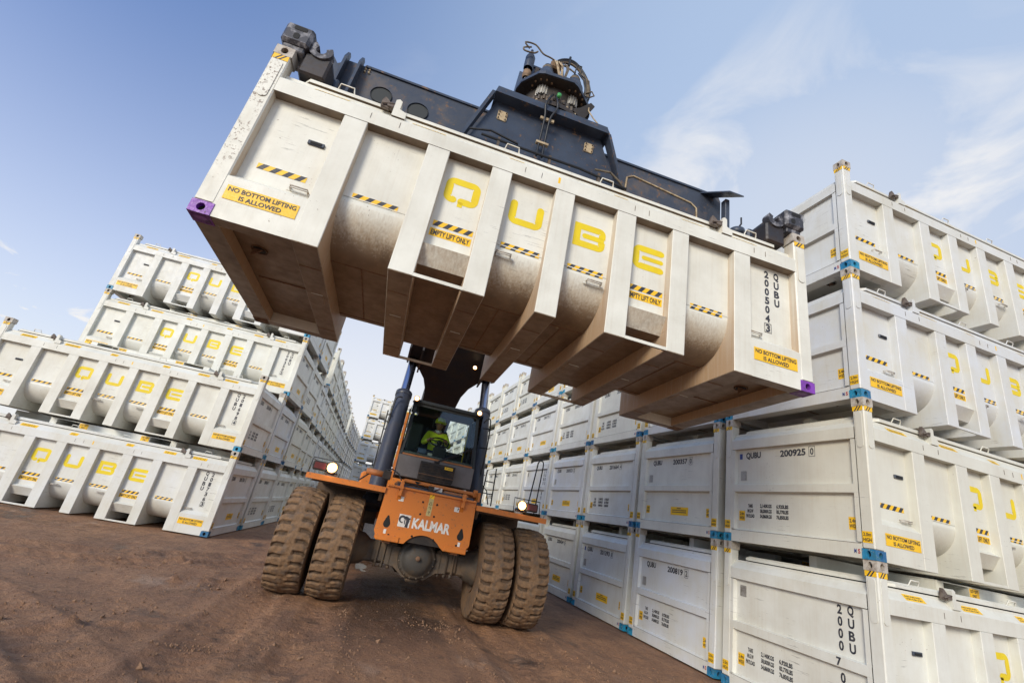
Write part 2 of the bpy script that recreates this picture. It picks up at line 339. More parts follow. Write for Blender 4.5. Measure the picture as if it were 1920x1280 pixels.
def text_mesh(txt, bold):
    k = (txt, bold)
    if k in _tc: return _tc[k]
    cu = bpy.data.curves.new('t', 'FONT'); cu.body = txt; cu.size = 1; cu.offset = bold; cu.resolution_u = 3; cu.fill_mode = 'FRONT'
    ob = bpy.data.objects.new('t', cu); COL.objects.link(ob); bpy.context.view_layer.update()
    dg = bpy.context.evaluated_depsgraph_get(); me = bpy.data.meshes.new_from_object(ob.evaluated_get(dg))
    vs = [tuple(v.co) for v in me.vertices]; fs = [tuple(p.vertices) for p in me.polygons]
    bpy.data.objects.remove(ob); bpy.data.curves.remove(cu); bpy.data.meshes.remove(me)
    xs = [v[0] for v in vs] or [0]; ys = [v[1] for v in vs] or [0]
    _tc[k] = (vs, fs, (min(xs), max(xs), min(ys), max(ys)), .73)
    return _tc[k]
def link(o, parent=None, mw=None):
    COL.objects.link(o)
    if parent: o.parent = parent
    return o
def part(name, mb, parent=None, local=None, color=None, label=None):
    o = bpy.data.objects.new(name, mb.build(name) if isinstance(mb, MB) else mb); link(o, parent)
    if local is not None: o.matrix_local = local
    if color is not None: o.color = color
    if label: o['label'] = label
    return o
def thing(name, label, cat, loc=(0, 0, 0), rz=0, group=None, mat4=None):
    o = bpy.data.objects.new(name, None); COL.objects.link(o)
    o.empty_display_size = .2
    if mat4 is not None: o.matrix_world = mat4
    else: o.location = loc; o.rotation_euler = (0, 0, rz)
    o['label'] = label; o['category'] = cat
    if group: o['group'] = group
    return o
def rrect(w_, h_, r, n=4, cx=0, cy_=0):
    P = []
    for qx, qy, a0 in ((1, 1, 0), (-1, 1, 90), (-1, -1, 180), (1, -1, 270)):
        for i in range(n+1):
            a = math.radians(a0+90*i/n); P.append((cx+qx*(w_/2-r)+r*math.cos(a), cy_+qy*(h_/2-r)+r*math.sin(a)))
    return P
def holed(mb, o, u, v, w_, h_, rx, ry, depth, m, n=16, mi='black'):
    """rectangle w x h (corner o, axes u v) with an oval hole sunk by depth into -(u x v)"""
    o, u, v = map(Vector, (o, u, v)); nn = -(u.cross(v)).normalized(); cx, cz = w_/2, h_/2
    outer = []; inner = []
    for i in range(n):
        a = 2*PI*(i+.5)/n; ca, sa = math.cos(a), math.sin(a)
        t = min(cx/abs(ca) if abs(ca) > 1e-6 else 9, cz/abs(sa) if abs(sa) > 1e-6 else 9)
        outer.append(o+u*(cx+ca*t)+v*(cz+sa*t)); inner.append(o+u*(cx+ca*rx)+v*(cz+sa*ry))
    # corner points
    fs = [(i, (i+1) % n, n+(i+1) % n, n+i) for i in range(n)]
    mb.add(outer+inner, fs, m)
    for cxx, czz in ((0, 0), (w_, 0), (w_, h_), (0, h_)):
        c = o+u*cxx+v*czz
        ds = sorted(range(n), key=lambda i: (outer[i]-c).length)[:2]
        mb.add([c, outer[ds[0]], outer[ds[1]]], [(0, 1, 2)], m)
    back = [p+nn*depth for p in inner]
    mb.add(inner+back, [(i, (i+1) % n, n+(i+1) % n, n+i) for i in range(n)], m)
    mb.add(back, [tuple(range(n))], mi)

# ------------------------------------------------------------------ container
L, W, H = 6.058, 2.438, 1.982
RIBS = [(.80, 1.02), (1.61, 1.83), (2.27, 2.48), (2.96, 3.17), (3.66, 3.88), (4.32, 4.52), (5.09, 5.30)]
PAN = [(.16, .80), (1.02, 1.61), (1.83, 2.27), (2.48, 2.96), (3.17, 3.66), (3.88, 4.32), (4.52, 5.09), (5.30, 5.898)]
D = .105
def casting(top, x1, y1, col):
    """corner casting at end x1 (0/1) and side y1 (0/1)"""
    mb = MB(); cw, cd_, ch = .17, .162, .118; e = .004
    X0 = -e if not x1 else L-cw+e; Y0 = -e if not y1 else W-cd_+e; Z0 = H-ch if top else 0
    c = col; ix, iy = .02, .02
    mb.box((X0+.006, Y0+.006, Z0), (X0+cw-.006, Y0+cd_-.006, Z0+.004 if not top else Z0+.003), c)
    # outward faces with oval holes
    if not y1: holed(mb, (X0, Y0, Z0), (1, 0, 0), (0, 0, 1), cw, ch, .033, .026 if False else .036, .045, c)
    else: holed(mb, (X0+cw, Y0+cd_, Z0), (-1, 0, 0), (0, 0, 1), cw, ch, .033, .036, .045, c)
    if not x1: holed(mb, (X0, Y0+cd_, Z0), (0, -1, 0), (0, 0, 1), cd_, ch, .026, .04, .045, c)
    else: holed(mb, (X0+cw, Y0, Z0), (0, 1, 0), (0, 0, 1), cd_, ch, .026, .04, .045, c)
    # inward faces
    xi = X0+cw if not x1 else X0; yi = Y0+cd_ if not y1 else Y0
    mb.add([(xi, Y0, Z0), (xi, Y0+cd_, Z0), (xi, Y0+cd_, Z0+ch), (xi, Y0, Z0+ch)], [(0, 1, 2, 3)], c)
    mb.add([(X0, yi, Z0), (X0+cw, yi, Z0), (X0+cw, yi, Z0+ch), (X0, yi, Z0+ch)], [(0, 1, 2, 3)], c)
    if top: holed(mb, (X0, Y0, Z0+ch), (1, 0, 0), (0, 1, 0), cw, cd_, .055, .03, .04, c)
    else: holed(mb, (X0, Y0+cd_, Z0), (1, 0, 0), (0, -1, 0), cw, cd_, .055, .03, .04, c)
    return mb
def post(x1, y1):
    mb = MB(); w_, d_ = .155, .15
    X0 = 0 if not x1 else L-w_; Y0 = 0 if not y1 else W-d_
    mb.box((X0, Y0, .117), (X0+w_, Y0+d_, H-.117), 'white', bev=.012)
    # long rounded wear plates on both outward faces
    cxx = X0+w_/2; cyy_ = Y0+d_/2
    fy = -1 if not y1 else 1; fx = -1 if not x1 else 1; Yf = Y0 if not y1 else Y0+d_; Xf = X0 if not x1 else X0+w_
    mb.prism(rrect(.088, .47, .042, 5), (cxx, Yf, 1.555), (1, 0, 0), (0, 0, 1), (0, fy*.008, 0), 'white')
    mb.prism(rrect(.084, .47, .04, 5), (Xf, cyy_, 1.555), (0, 1, 0), (0, 0, 1), (fx*.008, 0, 0), 'white')
    return mb
def hazard(mb, o, u, v, w_, h_, k=7, rise=.0015, first='ink'):
    """slanted black and yellow tape"""
    o, u, v = map(Vector, (o, u, v)); nn = u.cross(v).normalized()*rise; sl_ = h_*.75; st = (w_-sl_)/k
    names = ('ink', 'label') if first == 'ink' else ('label', 'ink')
    for i in range(k):
        a0, a1 = i*st, (i+1)*st
        mb.add([o+u*a0+nn, o+u*a1+nn, o+u*(a1+sl_)+v*h_+nn, o+u*(a0+sl_)+v*h_+nn], [(0, 1, 2, 3)], names[i % 2])
    mb.add([o+nn, o+u*sl_+v*h_+nn, o+v*h_+nn], [(0, 1, 2)], 'label'); mb.add([o+u*w_+nn, o+u*w_+v*h_+nn, o+u*(w_-sl_)+nn], [(0, 1, 2)], 'label')
def panel(i):
    a, b = PAN[i]; mb = MB(); a += .0; U, V = (0, 1, 0), (0, 0, 1)
    def strip(prof, mm='white', smooth=False):
        P = [(x, y, z) for x in (a-.01, b+.01) for y, z in prof]; k = len(prof)
        mb.add(P, [(j, j+1, j+1+k, j+k) for j in range(k-1)], mm, smooth=smooth)
    if i in (1, 3, 4, 6):
        R = .44; arc = [(D+R-R*math.cos(t), .20+R-R*math.sin(t)) for t in [PI/2*j/12 for j in range(13)]]
        strip([(D, 1.45), (D, .642)]); strip([(D-.003, .652), (D-.003, .642)]); strip([(D, .64)]+arc, smooth=True)
        for y_ in (.56, W-.57): mb.box((a, y_, .194), (b, y_+.012, .202), 'seam')
        mb.box(((a+b)/2-.006, .58, .195), ((a+b)/2+.006, W-.58, .202), 'seam')
        strip([(W-y, z) for y, z in arc[::-1]]+[(W-D, .64)], smooth=True); strip([(W-D, .64), (W-D, 1.45)]); strip([arc[-1], (W-arc[-1][0], arc[-1][1])])
    elif i in (2, 5):
        strip([(D, 1.45), (D, .42), (.03, .375)]); strip([(.03, .375), (.13, .20)]); strip([(.13, .20), (W-.13, .20)])
        strip([(W-.13, .20), (W-.03, .375), (W-D, .42), (W-D, 1.45)])
        for y in (.0, W-.03): mb.box((a-.01, y+.002, .003), (b+.01, y+.028, .035))
    else:
        aa, bb = (a-.02, b+.01) if i == 0 else (a-.01, b+.02)
        P = [(D, 1.45), (D, .50), (.004, .42), (.004, .004), (.14, .004), (.14, .13), (W-.14, .13), (W-.14, .004), (W-.004, .004), (W-.004, .42), (W-D, .50), (W-D, 1.45)]
        V_ = [(x, y, z) for x in (aa, bb) for y, z in P]; k = len(P); mb.add(V_, [(j, j+1, j+1+k, j+k) for j in range(k-1)], 'white')
        X0, X1 = (.03, .2) if i == 0 else (L-.2, L-.03)
        mb.box((X0, .15, .006), (X1, W-.15, .125)); xm = (X1+.18 if i == 0 else X0-.18)
        mb.lathe([(.075, -.012), (.075, .004)], (xm, .62, .128), (0, 0, 1), 'seam', 20); mb.lathe([(0, -.010), (.06, -.010)], (xm, .62, .128), (0, 0, 1), 'black', 20)
        mb.prism([(0, 0), (.10, 0), (0, -.09)], (xm-.05, .60, .13), X, Z, (0, .012, 0), 'seam'); mb.box((aa+.1, 1.25, .120), (bb-.05, 1.262, .129), 'seam')
    return mb
def handle(mb, o, u, v, w_, h_, out, m='white', r=.008):
    o, u, v, out = map(Vector, (o, u, v, out))
    mb.tube([o, o+out, o+out+u*w_, o+u*w_], r, m, 6)
def letters():
    """four yellow letters as stroke outlines; each returned as its own MB in the panel plane"""
    res = []; y = D-.002; t = .076
    def stroke(mb, pts, x0, z0, closed=False, r=None):
        # polyline stroke with round joins
        n = Vector((0, -.0, 0))
        for k in range(len(pts)-1):
            p, q = Vector(pts[k]), Vector(pts[k+1]); d = (q-p); ln = d.length; d = d/ln; nn = Vector((-d[1], d[0]))*t/2
            vs = [p+nn, q+nn, q-nn, p-nn]; mb.add([(x0+a[0], y, z0+a[1]) for a in vs], [(0, 3, 2, 1)], 'yellow')
    def seg(mb, a, b, c, d): mb.add([(a, y, b), (c, y, b), (c, y, d), (a, y, d)], [(0, 1, 2, 3)], 'yellow')
    def corner(mb, cx, cz, q, ro, ri):
        # quarter ring; q quadrant start in degrees
        n = 6; O = []; I = []
        for k in range(n+1):
            a = math.radians(q+90*k/n); O.append((cx+ro*math.cos(a), y, cz+ro*math.sin(a))); I.append((cx+ri*math.cos(a), y, cz+ri*math.sin(a)))
        mb.add(O+I, [(k, k+1, n+2+k, n+1+k) for k in range(n)], 'yellow')
    def cap(mb, cx, cz, q, r=t/2):
        P = [(cx, y, cz)]+[(cx+r*math.cos(math.radians(q+180*k/6)), y, cz+r*math.sin(math.radians(q+180*k/6))) for k in range(7)]
        mb.add(P, [(0, k, k+1) for k in range(1, 7)], 'yellow')
    ro, ri = .085, .017
    # Q
    x0, x1, z0, z1 = 1.875, 2.225, .94, 1.235; q = MB()
    corner(q, x0+ro, z1-ro, 90, ro, ri); corner(q, x1-ro, z1-ro, 0, ro, ri); corner(q, x0+ro, z0+ro, 180, ro, ri); corner(q, x1-ro, z0+ro, 270, ro, ri)
    seg(q, x0+ro, z1-t, x1-ro, z1); seg(q, x0, z0+ro, x0+t, z1-ro); seg(q, x1-t, z0+ro, x1, z1-ro)
    seg(q, x0+ro, z0, x0+.10, z0+t); cap(q, x0+.10, z0+t/2, -90)
    seg(q, x0+.185, z0, x1-ro, z0+t); cap(q, x0+.185, z0+t/2, 90); seg(q, x0+.155, z0-.03, x0+.205, z0+.03)
    res.append(q)
    # U
    x0, x1, z0, z1 = 2.54, 2.90, .93, 1.215; q = MB()
    corner(q, x0+ro, z0+ro, 180, ro, ri); corner(q, x1-ro, z0+ro, 270, ro, ri); seg(q, x0+ro, z0, x1-ro, z0+t)
    for a in (x0, x1-t): seg(q, a, z0+ro, a+t, z1-t/2); cap(q, a+t/2, z1-t/2, 0)
    res.append(q)
    # B
    x0, x1, z0, z1 = 3.245, 3.60, .92, 1.205; q = MB(); zm = (z0+z1)/2; rb = .075
    seg(q, x0, z0, x0+t, z1); seg(q, x0+t, z1-t, x1-rb, z1); seg(q, x0+t, z0, x1-rb, z0+t); seg(q, x0+.125, zm-t/2*.8, x1-rb, zm+t/2*.8); cap(q, x0+.125, zm, 90, t/2*.8)
    corner(q, x1-rb, z1-rb, 0, rb, .012); corner(q, x1-rb, z0+rb, 270, rb, .012); seg(q, x1-t, zm+.02, x1, z1-rb); seg(q, x1-t, z0+rb, x1, zm-.02); seg(q, x1-rb, zm-.03, x1-.012, zm+.03)
    res.append(q)
    # E
    x0, x1, z0, z1 = 3.925, 4.28, .89, 1.18; q = MB(); zm = (z0+z1)/2
    corner(q, x0+ro, z1-ro, 90, ro, ri); corner(q, x0+ro, z0+ro, 180, ro, ri); seg(q, x0, z0+ro, x0+t, z1-ro)
    for zz in (z0, z1-t): seg(q, x0+ro, zz, x1-.02, zz+t); cap(q, x1-.02, zz+t/2, -90, .034)
    seg(q, x0+.13, zm-.026, x1-.02, zm+.026); cap(q, x0+.13, zm, 90, .026); cap(q, x1-.02, zm, -90, .026)
    res.append(q)
    return res
def band(y1):
    mb = MB(); f = (lambda y: y) if not y1 else (lambda y: W-y)
    P = [(0, 1.44), (0, 1.60), (.012, 1.615), (.085, 1.69), (.085, 1.722), (.30, 1.722), (.30, 1.44)]
    mb.prism([(f(y), z) for y, z in P], (.15, 0, 0), (0, 1, 0), (0, 0, 1), (L-.30, 0, 0), 'white')
    ff = -1 if not y1 else 1
    for x in (1.02, 1.30, 2.6, 2.78, 3.85, 4.02, 5.35, 5.5):   # short weld beads on the band
        mb.box((x-.002, f(0)+ff*.004, 1.50), (x+.002, f(0)-ff*.001, 1.565), 'axle')
    return mb
def lid():
    mb = MB()
    def outl(a, b, c=.20, d=.22):
        return [(a+c, b), (L-a-c, b), (L-a, b+d), (L-a, W-b-d), (L-a-c, W-b), (a+c, W-b), (a, W-b-d), (a, b+d)]
    mb.prism(outl(.19, .11), (0, 0, 1.722), X, Y, (0, 0, .016), 'seal')
    P0, P1 = outl(.165, .07), outl(.20, .105); vs = [(a, b, z) for z, P in ((1.738, P0), (1.775, P0), (1.80, P1)) for a, b in P]
    mb.add(vs, [tuple(range(7, -1, -1)), tuple(range(16, 24))]+[(k+j, k+(j+1) % 8, k+8+(j+1) % 8, k+8+j) for k in (0, 8) for j in range(8)], 'white')
    mb.box((.45, W/2-.06, 1.798), (L-.45, W/2+.06, 1.955), 'white')  # added ridge, blocks sky from showing through gaps between stacked levels
    return mb
def lid_tunnel():
    """raised box on the lid with two openings for forks"""
    mb = MB(); y0, y1 = .45, W-.45
    for a, b in ((1.66, 1.80), (2.28, 3.86), (4.34, 4.48)):
        mb.box((a, y0, 1.797), (b, y1, 1.925), 'white')
    mb.box((1.655, y0-.004, 1.926), (4.485, y1+.004, 1.938), 'white')
    for a in (2.29, 3.66):
        o = Vector((a, y0-.002, 1.805)); mb.add([o, o+X*.19, o+X*.19+Z*.115, o+Z*.115], [(0, 1, 2, 3)], 'label')
        mb.text('LID LIFT', o+X*.095+Z*.083-Y*.001, X, Z, .036, wid=.15); mb.text('ONLY', o+X*.095+Z*.03-Y*.001, X, Z, .036, wid=.09)
    return mb
def latch(x):
    mb = MB()
    mb.prism([(-.03, 0), (.10, 0), (.10, .075), (.03, .10), (.03, .20), (0, .22), (-.03, .20)], (x+.10, -.006, 1.62), (1, 0, 0), (0, 0, 1), (0, .10, 0), 'white')
    mb.prism([(-.05, 0), (.03, -.01), (.045, .05), (.0, .10), (-.03, .12), (-.05, .07)], (x-.01, .015, 1.715), X, Z, (0, .04, 0), 'latch')
    mb.prism([(-.03, 0), (.03, 0), (.05, .03), (.01, .055), (-.04, .04)], (x+.035, -.004, 1.72), X, Z, (0, .05, 0), 'latch'); mb.tube([(x-.05, .0, 1.735), (x+.07, .0, 1.765)], .010, 'latch', 6)
    return mb
def end_mapper(x1):
    if not x1: return (lambda s, z, d=0.0: (0+d, W-s, z)), Vector((0, -1, 0)), Vector((-1, 0, 0))
    return (lambda s, z, d=0.0: (L-d, s, z)), Vector((0, 1, 0)), Vector((1, 0, 0))
def end_wall(x1):
    mb = MB(); P, U, Nn = end_mapper(x1)
    prof = [(.004, .004), (.004, .175), (.004, .176), (.055, .20), (.055, .74), (.0, .765), (.0, .87), (.055, .885), (.055, 1.44), (.0, 1.45), (.0, 1.60), (.085, 1.69), (.085, 1.722), (.28, 1.722)]
    for z0, z1 in [(a, b) for a, b in zip(prof[:-1], prof[1:])]:
        mb.add([P(.15, z0[1], z0[0]), P(W-.15, z0[1], z0[0]), P(W-.15, z1[1], z1[0]), P(.15, z1[1], z1[0])], [(0, 1, 2, 3)], 'white')
    mb.add([P(.15, .004, .004), P(W-.15, .004, .004), P(W-.15, .004, .15), P(.15, .004, .15)], [(0, 1, 2, 3)], 'white')
    for s0 in (.15, W-.23):   # flush side strips of the recess, chamfered
        a, b = (s0, s0+.08)
        mb.add([P(a, .19, .002), P(b-.02 if s0 < 1 else a+.02, .19, .002), P(b-.02 if s0 < 1 else a+.02, 1.44, .002), P(a, 1.44, .002)] if s0 < 1 else [P(a+.02, .19, .002), P(b, .19, .002), P(b, 1.44, .002), P(a+.02, 1.44, .002)], [(0, 1, 2, 3)], 'white')
        if s0 < 1: mb.add([P(b-.02, .19, .002), P(b, .19, .06), P(b, 1.44, .06), P(b-.02, 1.44, .002)], [(0, 1, 2, 3)], 'white')
        else: mb.add([P(a+.02, .19, .002), P(a, .19, .06), P(a, 1.44, .06), P(a+.02, 1.44, .002)], [(0, 1, 2, 3)], 'white')
    # a thin weld seam and a lower ledge
    mb.add([P(.16, .176, .0), P(W-.16, .176, .0), P(W-.16, .172, .0), P(.16, .172, .0)], [(0, 1, 2, 3)], 'axle')
    return mb
def end_marks(x1, num, chk, style, table):
    """returns list of (name, MB) printed on an end wall"""
    P, U, Nn = end_mapper(x1); Z = Vector((0, 0, 1)); out = []
    def at(s, z, d=.0): return Vector(P(s, z, .055))+Nn*(.0015+d)
    mb = MB()
    if style == 'h':
        mb.text('QUBU', at(.56, 1.335), U, Z, .095, wid=.30, bold=.035); mb.text(num, at(1.30, 1.335), U, Z, .095, wid=.44, bold=.035); mb.text(chk, at(1.62, 1.335), U, Z, .095, wid=.055)
        frame(mb, at(1.62, 1.335), U, Z, .10, .145)
        if int(num) % 3 == 0: mb.prism(rrect(.06, .09, .005), at(.30, 1.335), U, Z, Nn*.002, 'blueplate')
    else:
        for k, ch in enumerate(num): mb.text(ch, at(1.90, (1.375, 1.245, 1.115, .985, .817, .655)[k], .055 if k == 4 else 0), U, Z, .10 if k != 4 else .085, wid=.062, bold=.035)
        mb.text(chk, at(1.90, .515), U, Z, .10, wid=.058, bold=.035); frame(mb, at(1.90, .515), U, Z, .095, .13)
        for k, ch in enumerate('QUBU'): mb.text(ch, at(2.04, 1.375-.13*k), U, Z, .10, wid=.078, bold=.035)
    out.append(('number_marking', mb))
    if style == 'v' or int(num) % 2:
        mb = MB(); mb.prism(rrect(.12, .15, .004), at(.36, 1.02 if style == 'h' else 1.3), U, Z, Nn*.004, 'steel'); out.append(('data_plate', mb))
    mb = MB()
    if table:
        for r, row in enumerate((('TARE', '2,140KGS', '6,920LBS'), ('M.G.W', '38,000KGS', '83,770LBS'), ('PAYLOAD', '34,860KGS', '76,850LBS'))):
            z = .555-.075*r
            mb.text(row[0], at(.50, z), U, Z, .050, wid=.035*len(row[0])*.66, bold=.045); mb.text(row[1], at(.80, z), U, Z, .050, wid=.22, bold=.045); mb.text(row[2], at(1.10, z), U, Z, .050, wid=.21, bold=.045)
        out.append(('weight_table', mb))
    else:
        o = at(1.35, .40)-U*.26-Z*.075; mb.add([o, o+U*.52, o+U*.52+Z*.15, o+Z*.15], [(0, 1, 2, 3)], 'label')
        for r, (wd, hh) in enumerate(((.14, .02), (.42, .02), (.42, .02))):
            for k in range(int(wd/.03)): c = o+U*(.26-wd/2+.03*k)+Z*(.115-.035*r)+Nn*.001; mb.add([c, c+U*.022, c+U*.022+Z*hh, c+Z*hh], [(0, 1, 2, 3)], 'ink')
        out.append(('caution_label', mb))
    for s, tl in ((.33, ('2.4m', 'WIDE')), (W-.28, ('2.4m', 'WIDE'))):
        mb = MB(); o = at(s, .40, .001)-U*.06-Z*.075; mb.add([o, o+U*.12, o+U*.12+Z*.15, o+Z*.15], [(0, 1, 2, 3)], 'label')
        mb.text(tl[0], o+U*.06+Z*.107+Nn*.001, U, Z, .045, wid=.095); mb.text(tl[1], o+U*.06+Z*.043+Nn*.001, U, Z, .045, wid=.10); out.append(('size_label', mb))
    for s in (.078, W-.078):
        mb = MB(); o = Vector(P(s, .25, 0))+Nn*.003-U*.06-Z*.065; mb.add([o, o+U*.12, o+U*.12+Z*.13, o+Z*.13], [(0, 1, 2, 3)], 'label')
        mb.text('2.0m', o+U*.06+Z*.095+Nn*.001, U, Z, .04, wid=.095); mb.text('HIGH', o+U*.06+Z*.035+Nn*.001, U, Z, .04, wid=.10); out.append(('size_label', mb))
        mb = MB(); hazard(mb, Vector(P(s, H-.18, 0))+Nn*.001-U*.07, U, Z, .14, .06, 5, .003, 'label'); out.append(('hazard_tape', mb))
    mb = MB(); o = Vector(P(W-.24, .08, .004))+Nn*.002
    mb.text('M', o, U, Z, .05, 'blueplate', wid=.03, bold=.03); mb.text('S', o+U*.045, U, Z, .05, 'redplate', wid=.03, bold=.03)
    out.append(('maker_mark', mb))
    return out
def frame(mb, c, u, v, w_, h_, t=.006, m='ink'):
    c, u, v = map(Vector, (c, u, v)); nn = u.cross(v).normalized()*.0016
    for a, b, cc, dd in ((-w_/2, -h_/2, w_/2, -h_/2+t), (-w_/2, h_/2-t, w_/2, h_/2), (-w_/2, -h_/2+t, -w_/2+t, h_/2-t), (w_/2-t, -h_/2+t, w_/2, h_/2-t)):
        mb.add([c+u*a+v*b+nn, c+u*cc+v*b+nn, c+u*cc+v*dd+nn, c+u*a+v*dd+nn], [(0, 1, 2, 3)], m)
M['blueplate'] = mat('small_blue_print', (.03, .06, .25), .4); M['redplate'] = mat('small_red_print', (.45, .03, .04), .4)
X, Y, Z = Vector((1, 0, 0)), Vector((0, 1, 0)), Vector((0, 0, 1))
def side_parts():
    """marks and fittings of the near long side, shared by all fully built containers"""
    R = []
    for mb in letters(): R.append(('yellow_letter', mb))
    for (a, b, z) in [(.27, .69, .645), (1.10, 1.52, .645), (1.86, 2.25, .635), (2.53, 2.93, .63), (3.23, 3.62, .63), (3.92, 4.30, .625), (4.63, 5.02, .62)]:
        mb = MB(); hazard(mb, (a, D-.001, z-.006), X, Z, b-a, .060); R.append(('hazard_stripe', mb))
    for a, b in ((1.85, 2.25), (3.90, 4.30)):
        mb = MB(); y = D-.002; mb.add([(a, y, .515), (b, y, .515), (b, y, .60), (a, y, .60)], [(0, 1, 2, 3)], 'label')
        mb.text('EMPTY LIFT ONLY', ((a+b)/2, y-.001, .556), X, Z, .058, wid=.37); R.append(('warning_label', mb))
    for a, b in ((.185, .765), (5.325, 5.86)):
        mb = MB(); y = -.001; mb.add([(a, y, .195), (b, y, .195), (b, y, .335), (a, y, .335)], [(0, 1, 2, 3)], 'label')
        mb.text('NO BOTTOM LIFTING', ((a+b)/2, y-.001, .297), X, Z, .044, wid=(b-a)*.94); mb.text('IS ALLOWED', ((a+b)/2, y-.001, .232), X, Z, .044, wid=(b-a)*.58); R.append(('warning_label', mb))
    mb = MB(); mb.box((.57, D-.02, 1.055), (.72, D, 1.10), 'navy', bev=.004); mb.box((.595, D-.026, 1.064), (.695, D-.02, 1.088), 'black'); R.append(('vent', mb))
    for x in (.60, 2.50, 3.45, 5.33):
        mb = MB(); mb.box((x-.03, D-.004, .515), (x+.19, D, .53)); handle(mb, (x, D, .545), X, Z, .15, 0, (0, -.05, 0), 'casting', .007); handle(mb, (x, D, .525), X, Z, .15, 0, (0, -.05, 0), 'casting', .005); R.append(('grab_handle', mb))
    for x in (.62, 2.35, 3.45, 5.30):
        mb = MB(); mb.tube([(x, .10, 1.785), (x+.015, .075, 1.85), (x+.145, .075, 1.85), (x+.16, .10, 1.785)], .009, 'white', 6); R.append(('lid_handle', mb))
    for x in (1.12, 4.86): R.append(('lid_latch', latch(x)))
    yv = lambda t: (.012+.073*t, 1.615+.075*t)   # the sloped face of the top band
    for a, b in ((.45, .78), (1.40, 1.74), (2.42, 2.58), (3.62, 3.78), (4.45, 4.72), (5.10, 5.42)):
        mb = MB(); (y0, z0), (y1, z1) = yv(.1), yv(.9); o = Vector((0, -.0015, .0015)); P = [Vector((a, y0, z0))+o, Vector((b, y0, z0))+o, Vector((b, y1, z1))+o, Vector((a, y1, z1))+o]
        mb.add(P, [(0, 1, 2, 3)], 'label'); n = int((b-a)/.03); o2 = Vector((0, -.001, .001))
        for r in (.2, .58):
            for k in range(1, n-1):
                q = P[0]+(P[1]-P[0])*(k/n)+(P[3]-P[0])*r+o2; du = X*(.012+.009*((k*7) % 3)/2); dv = (P[3]-P[0])*.2
                mb.add([q, q+du, q+du+dv, q+dv], [(0, 1, 2, 3)], 'ink')
        R.append(('caution_sticker', mb))
    mb = MB(); mb.add([(2.96, -.001, 1.51), (2.985, -.001, 1.51), (2.985, -.001, 1.585), (2.96, -.001, 1.585)], [(0, 1, 2, 3)], 'label'); R.append(('yellow_mark', mb))
    for s in (0, 1): mb = MB(); hazard(mb, ((.008, -.001, H-.18), (L-.15, -.001, H-.18))[s], X, Z, .14, .06, 5, .003, 'label'); R.append(('hazard_tape', mb))
    return R
def vert_number(num, chk, swap, wob=0):
    mb = MB(); y = D-.0015; xa, xb = (5.60, 5.73) if not swap else (5.66, 5.53)
    for k, ch in enumerate(num): mb.text(ch, (xa, y, 1.35-.113*k), X, Z, .088, wid=.058, bold=.04)
    for k, ch in enumerate('QUBU'): mb.text(ch, (xb, y, 1.35-.113*k), X, Z, .088, wid=.068, bold=.04)
    zc_ = 1.35-.113*len(num)-.005; mb.text(chk, (xa, y, zc_), X, Z, .088, wid=.056, bold=.04); frame(mb, (xa, y, zc_), X, Z, .09, .115)
    return mb
def join(*mbs):
    o = MB()
    for q in mbs:
        base = len(o.v); o.v += q.v
        for f, k, s in zip(q.f, q.mi, q.sm): o.f.append(tuple(base+i for i in f)); o.mi.append(o.slot(q.mats[k])); o.sm.append(s)
    return o
ribs_mb = []
for a, b in RIBS:
    q = MB(); q.box((a, 0, 0), (b, W, 1.438), 'white', bev=.006)
    for y_ in (.42, W-.42): q.box((a+.012, y_, -.004), (b-.012, y_+.014, .001), 'seam')
    q.box((a+.05, 1.0, -.006), (b-.05, 1.22, .001), 'white'); ribs_mb.append(q)
def castset(bcol):
    return [('corner_casting', casting(t, x, y, 'casting' if t else 'seam' if (y and bcol == 'purple') else bcol)) for t in (0, 1) for x in (0, 1) for y in (0, 1)]
CS = {c: [(n, q.build(n)) for n, q in castset(c)] for c in ('purple', 'blue')}
BIG = [('rib', q.build('rib')) for q in ribs_mb]+[('tub_panel' if i in (1, 3, 4, 6) else 'fork_pocket_panel' if i in (2, 5) else 'end_panel', panel(i).build('panel')) for i in range(8)]
BIG += [('corner_post', post(x, y).build('corner_post')) for x in (0, 1) for y in (0, 1)]
BIG += [('top_rail', band(y).build('top_rail')) for y in (0, 1)]+[('lid', lid().build('lid')), ('lid_tunnel', lid_tunnel().build('lid_tunnel'))]+[('end_wall', end_wall(x).build('end_wall')) for x in (0, 1)]
SIDE = [(n, q.build(n)) for n, q in side_parts()]
BD = {}
for n_, me_ in BIG: BD.setdefault(n_, []).append(me_)
BODY = join(*ribs_mb, *[panel(i) for i in range(8)], band(0), band(1)).build('ribbed_body')
MID = [('ribbed_body', BODY), ('lid', BD['lid'][0]), ('lid_tunnel', BD['lid_tunnel'][0])]+[('end_wall', x) for x in BD['end_wall']]+[('corner_post', x) for x in BD['corner_post']]
_em = {}
def add_parts(root, lst, color):
    for n, me in lst:
        o = bpy.data.objects.new(n, me); COL.objects.link(o); o.parent = root; o.color = color
def container(label, group, loc=(0, 0, 0), rz=0, mat4=None, tier='A', num='200504', chk='3', end=None, style='h', table=True, cast='blue', color=(.76, .755, .73, .30), side=True, swap=False):
    t = thing('ribbed_container', label, 'container', loc, rz, group, mat4)
    add_parts(t, BIG if tier == 'A' else MID, color); add_parts(t, CS[cast], color)
    if tier in ('A', 'F'): add_parts(t, SIDE, color)
    if tier == 'A': add_parts(t, [('number_marking', vert_number(num, chk, swap).build('number_marking'))], color)
    if end is not None:
        key = (end, style, table, int(num) % 6) if tier == 'C' else (end, style, table, num, chk)
        if key not in _em: _em[key] = [(n, q.build(n)) for n, q in end_marks(end, num, chk, style, table)]
        add_parts(t, _em[key], color)
    return t

